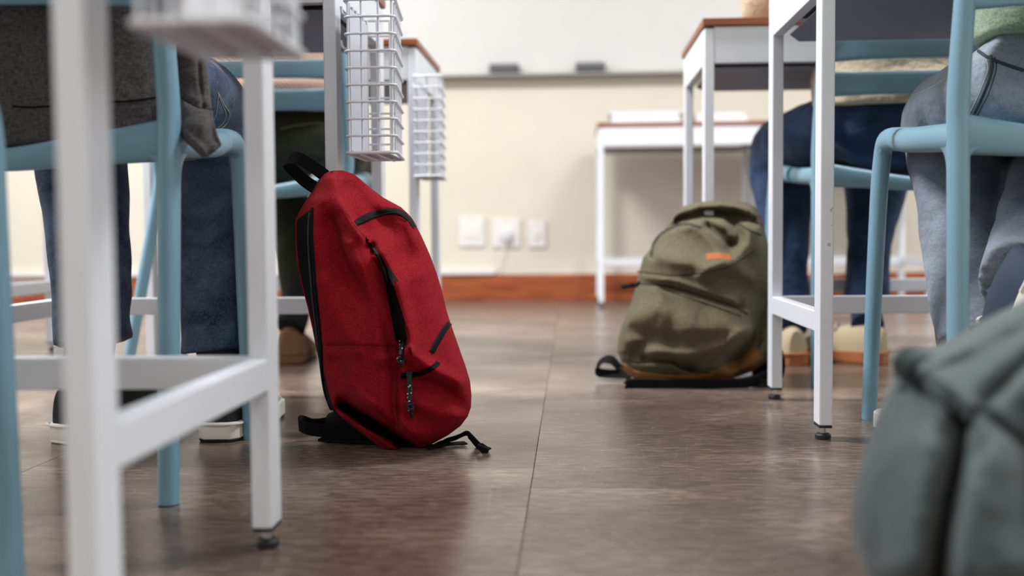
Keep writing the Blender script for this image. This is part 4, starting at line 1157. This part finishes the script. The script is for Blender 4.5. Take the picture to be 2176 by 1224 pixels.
# ---- the olive backpack
ol = thing('backpack', 'olive green canvas backpack with tan suede base slumped on the floor', 'backpack', tuple(ground(1480, 815)), 0)
OB = Bag(
    left=[(427, 1500), (431, 1478), (438, 1455), (452, 1437), (472, 1423), (495, 1407), (520, 1389), (548, 1366), (575, 1359), (610, 1350), (650, 1338), (690, 1322), (720, 1314), (745, 1311), (765, 1318), (780, 1326), (795, 1336), (806, 1350), (812, 1365)],
    right=[(427, 1560), (430, 1585), (438, 1602), (455, 1615), (480, 1624), (520, 1632), (600, 1640), (700, 1648), (745, 1648), (770, 1635), (785, 1610), (798, 1575), (806, 1530), (812, 1500)],
    Yc=[(427, 2.30), (600, 2.26), (812, 2.22)],
    bulge=[(427, .02), (460, .07), (560, .11), (700, .12), (780, .08), (812, .04)],
    back=.09, skew=[(427, .5), (812, .45)],
    ridges=[
        ([(1440, 470), (1490, 452), (1560, 455), (1600, 470)], -.030, 14, 10),
        ([(1470, 448), (1530, 436), (1590, 446)], .012, 12, 12),
        ([(1505, 480), (1535, 500), (1552, 520)], -.022, 10, 10),
        ([(1450, 478), (1475, 480), (1500, 500), (1530, 540)], .012, 14, 10),
        ([(1595, 475), (1592, 520), (1560, 550), (1500, 575)], .020, 16, 22),
        ([(1555, 470), (1572, 500), (1560, 530)], -.022, 14, 10),
        ([(1395, 500), (1385, 545)], -.010, 8, 8),
        ([(1352, 598), (1430, 612), (1500, 630), (1570, 655)], -.010, 7, 12),
        ([(1350, 588), (1440, 598), (1560, 640)], .008, 16, 6),
        ([(1400, 545), (1460, 560), (1540, 562), (1600, 590)], .010, 18, 22),
        ([(1335, 680), (1400, 655), (1480, 700), (1560, 700)], .010, 34, 34),
        ([(1345, 700), (1380, 720), (1350, 750)], -.014, 18, 18),
        ([(1370, 762), (1430, 768), (1470, 785)], -.014, 8, 10),
        ([(1390, 748), (1460, 755), (1540, 735), (1590, 700)], .014, 16, 14),
        ([(1560, 770), (1600, 720), (1630, 640)], -.030, 18, 18),
        ([(1420, 620), (1435, 660), (1425, 720)], -.008, 22, 22),
    ], nr=130, nc=110, fold=1.8)
OB.build_shell(('main_body',), (M['olive_cloth'],), ol)
OB.band([(1384, 546), (1388, 520), (1405, 497), (1430, 482), (1462, 476), (1490, 484)], 6, .0008, 'main_zip', M['olive_seam'], ol, n=30)
OB.band([(1352, 603), (1400, 606), (1440, 614), (1500, 632), (1560, 652), (1590, 668)], 5, .0008, 'pocket_zip', M['olive_seam'], ol, n=30)
OB.band([(1562, 470), (1590, 488), (1618, 500)], 5, .0008, 'seam', M['olive_seam'], ol, n=14)
OB.line([(1355, 577), (1440, 585), (1520, 575), (1560, 560), (1600, 535)], .0014, 'seam', M['olive_seam'], ol)
OB.line([(1325, 762), (1360, 770), (1420, 768), (1455, 785), (1530, 790), (1590, 765), (1622, 720)], .0022, 'seam', M['olive_seam'], ol)
OB.line([(1400, 612), (1500, 645), (1575, 672)], .001, 'seam', M['olive_seam'], ol)
OB.band([(1500, 545), (1525, 543), (1553, 546)], 12, .0012, 'label', M['orange_label'], ol, n=12, crown=.0005)
OB.band([(1322, 776), (1345, 792), (1400, 803), (1470, 806), (1520, 800), (1570, 780), (1618, 752)], 16, .002, 'suede_base', M['tan_leather'], ol, n=40, crown=.006, wends=[14, 18, 46])
MB().tube([OB.on(1358, 603, .004), OB.on(1350, 605, .012), at(1336, 607, 2.24), at(1321, 610, 2.235)], [(.006, .004), (.006, .004), (.005, .003), (.005, .003)], 8, n=12).build('zip_pull', M['black_web'], ol)
MB().ribbon([ground(1345, 800, .01), at(1322, 787, 2.26), at(1300, 765, 2.26), at(1280, 768, 2.26), at(1270, 787, 2.25), at(1282, 793, 2.25), at(1325, 795, 2.25)], .035, .003, Vector((.15, 1, .35)), n=40).build('shoulder_strap', M['black_web'], ol)
MB().ribbon([at(1338, 822, 2.14), at(1342, 815, 2.14), at(1420, 816, 2.14), at(1520, 816, 2.14), at(1590, 812, 2.15), at(1650, 790, 2.17)], .019, .010, Vector((0, -.15, 1)), n=40).build('shoulder_strap', M['black_web'], ol)
MB().ribbon([at(1625, 735, 2.22), at(1655, 745, 2.20), at(1664, 775, 2.18), at(1652, 802, 2.17), at(1610, 808, 2.16)], .035, .004, Vector((.1, 1, .1)), n=26).build('shoulder_strap', M['black_web'], ol)
MB().tube([at(1600, 790, 2.24), at(1625, 785, 2.24), at(1650, 770, 2.25)], [(.02, .03), (.028, .045), (.02, .04)], 14, n=10).build('strap_padding', M['black_mesh'], ol)

# ---- the grey-green bag in the near corner
gb = thing('backpack', 'big blurred grey-green bag in the near right corner', 'backpack', (.42, .80, 0), 0)
GB = Bag(
    left=[(545, 2420), (560, 2330), (590, 2250), (620, 2200), (645, 2160), (680, 2090), (715, 2030), (735, 1985), (752, 1952), (766, 1932), (790, 1908), (830, 1886), (880, 1862), (940, 1842), (1000, 1824), (1060, 1810), (1100, 1806), (1150, 1812), (1200, 1830), (1260, 1860), (1340, 1900), (1440, 1960), (1520, 2010)],
    right=[(545, 2500), (600, 2620), (700, 2700), (900, 2760), (1200, 2770), (1400, 2720), (1520, 2640)],
    Yc=[(545, .86), (800, .80), (1520, .72)],
    bulge=[(545, .03), (700, .09), (900, .13), (1200, .14), (1520, .06)],
    back=.12, skew=[(545, .5), (1520, .5)],
    ridges=[
        ([(1918, 790), (1960, 830), (2010, 862), (2046, 905)], -.010, 20, 9),
        ([(1925, 775), (1985, 800), (2060, 860)], .012, 10, 30),
        ([(2050, 905), (2035, 980), (2012, 1080), (1998, 1170), (1990, 1300)], -.028, 26, 14),
        ([(1985, 950), (1955, 1080), (1930, 1224)], .010, 50, 30),
        ([(2085, 1000), (2060, 1120), (2050, 1240)], .014, 24, 60),
        ([(2090, 850), (2180, 770), (2300, 700)], -.016, 18, 18),
        ([(2085, 870), (2140, 915), (2200, 960)], -.010, 12, 12),
        ([(1960, 780), (2080, 730), (2200, 660)], .008, 14, 20),
        ([(1850, 1000), (1900, 980)], .006, 60, 60),
        ([(2200, 900), (2230, 1100)], -.018, 60, 60),
    ], nr=120, nc=110)
GB.build_shell(('main_body',), (M['grey_cloth'],), gb)
GB.band([(2052, 900), (2040, 975), (2018, 1075), (2002, 1170), (1994, 1290), (1990, 1400)], 22, .001, 'zip_flap', M['grey_seam'], gb, n=36, wends=[14, 26, 30])
GB.line([(1926, 792), (1962, 828), (2012, 864), (2050, 905)], .0022, 'seam', M['grey_seam'], gb, lift=.0004)
GB.line([(2052, 905), (2090, 850), (2150, 795), (2230, 720)], .0022, 'seam', M['grey_seam'], gb, lift=.0004)
GB.line([(2080, 866), (2130, 905), (2200, 950)], .0018, 'seam', M['grey_seam'], gb, lift=.0004)
GB.band([(1955, 775), (2010, 752), (2080, 712), (2150, 668), (2220, 622)], 26, .002, 'top_strap', M['grey_cloth'], gb, n=30)
MB().ribbon([GB.on(1958, 812, .002), GB.on(1944, 795, .006), at(1936, 776, .748), at(1938, 758, .752)], (.010, .007), .003, Vector((1, -.2, .1)), n=20).build('side_loop', M['grey_seam'], gb)
MB().ribbon([GB.on(1925, 830, .0), GB.on(1916, 800, .004), at(1914, 776, .745), at(1922, 758, .745), at(1945, 750, .75), at(1975, 752, .76)], .011, .004, Vector((.75, -.3, -.6)), n=26).build('side_loop', M['grey_cloth'], gb)

# sweater hem hanging over the side of the chair
JF = Bag(left=[(85, 376), (130, 378), (200, 380), (270, 384), (300, 392), (318, 412), (334, 428)], right=[(85, 425), (120, 436), (160, 443), (210, 448), (260, 455), (290, 464), (308, 472), (318, 462), (334, 442)],
         Yc=[(85, 1.35), (200, 1.32), (265, 1.265), (334, 1.245)], bulge=[(85, .02), (200, .022), (334, .012)], back=.014, skew=None,
         ridges=[([(420, 90), (424, 170), (432, 230)], -.004, 5, 5), ([(382, 206), (420, 226), (452, 232)], -.005, 5, 5), ([(388, 280), (430, 318)], .006, 16, 10), ([(446, 240), (452, 290), (462, 305)], -.004, 8, 8)], nr=60, nc=40)
student = [o for o in bpy.data.objects if o.name.startswith('person')][0]
JF.build_shell(('sweater_hem',), (M['grey_jersey'],), student)
JF.line([(384, 208), (420, 228), (453, 233)], .0008, 'hem_seam', M['black_mesh'], student)

# ------------------------------------------------------------------ seams and stitching that follow the garments
from mathutils.bvhtree import BVHTree
bpy.context.view_layer.update()
dg = bpy.context.evaluated_depsgraph_get()
_bvh = {}
def garment_line(parent, poly, r, name, m_, n=40, lift=.0008, skip=None):
    if parent.name not in _bvh:
        ev = parent.evaluated_get(dg); me = ev.to_mesh()
        vs = [ev.matrix_world @ v.co for v in me.vertices]
        _bvh[parent.name] = BVHTree.FromPolygons(vs, [tuple(p.vertices) for p in me.polygons]); ev.to_mesh_clear()
    t_ = _bvh[parent.name]; P = []
    for q in catmull([(x, y, 0) for x, y in poly], n):
        d = at(q.x, q.y, 1.0) - CAM; d.normalize()
        hit = t_.ray_cast(CAM, d)
        if hit[0] is not None: P.append(hit[0] - d * lift)
    if len(P) > 3:
        # keep one continuous run
        runs, cur = [], [P[0]]
        for a, b in zip(P, P[1:]):
            if (b - a).length > .03: runs.append(cur); cur = []
            cur.append(b)
        runs.append(cur); P = max(runs, key=len)
        if len(P) > 3:
            return MB().tube(P, r, 8).build(name, m_, parent)
def child(i, nm):
    ppl = sorted([o for o in bpy.data.objects if o.name.startswith('person')], key=lambda o: o.name)
    return [o for o in ppl[i].children if o.name.startswith(nm)][0]
tr0, tr1, tr2, tr3 = [child(i, 'trousers') for i in range(4)]
sw0, sw1 = child(0, 'sweater'), child(1, 'sweater')
garment_line(tr1, [(2104, 118), (2108, 145), (2094, 190), (2078, 225), (2060, 258)], .0024, 'side_seam', M['dark_stitch'], lift=.0004)
garment_line(tr1, [(2114, 120), (2117, 148), (2102, 195), (2084, 232), (2068, 262)], .0006, 'stitching', M['dark_stitch'])
garment_line(tr1, [(2096, 126), (2099, 148), (2084, 192), (2066, 230), (2058, 244)], .0005, 'stitching', M['stitch'])
garment_line(tr1, [(1912, 212), (1945, 200), (1978, 186), (2008, 168)], .0005, 'stitching', M['stitch'])
garment_line(tr1, [(2062, 96), (2100, 122), (2140, 138), (2176, 150)], .0022, 'waistband_seam', M['dark_stitch'], lift=.0004)
garment_line(tr0, [(463, 196), (468, 205), (478, 225), (487, 240), (485, 258), (474, 270), (462, 276)], .0006, 'pocket_stitching', M['stitch'])
garment_line(tr0, [(465, 200), (462, 220), (460, 240), (455, 255)], .0006, 'pocket_stitching', M['stitch'])
garment_line(tr0, [(463, 198), (474, 225), (480, 243), (474, 262), (462, 272)], .0005, 'pocket_stitching', M['stitch'])
garment_line(sw0, [(28, 226), (60, 228), (108, 226)], .0012, 'hem_seam', M['black_mesh'], lift=.0003)
garment_line(sw0, [(232, 216), (280, 214), (338, 206)], .0012, 'hem_seam', M['black_mesh'], lift=.0003)
garment_line(tr2, [(1785, 235), (1820, 290), (1860, 320)], .0012, 'side_seam', M['dark_stitch'], lift=.0004)
garment_line(tr3, [(596, 274), (630, 266), (670, 262), (690, 264)], .0022, 'pocket_edge', M['olive_cloth'], lift=.0006)
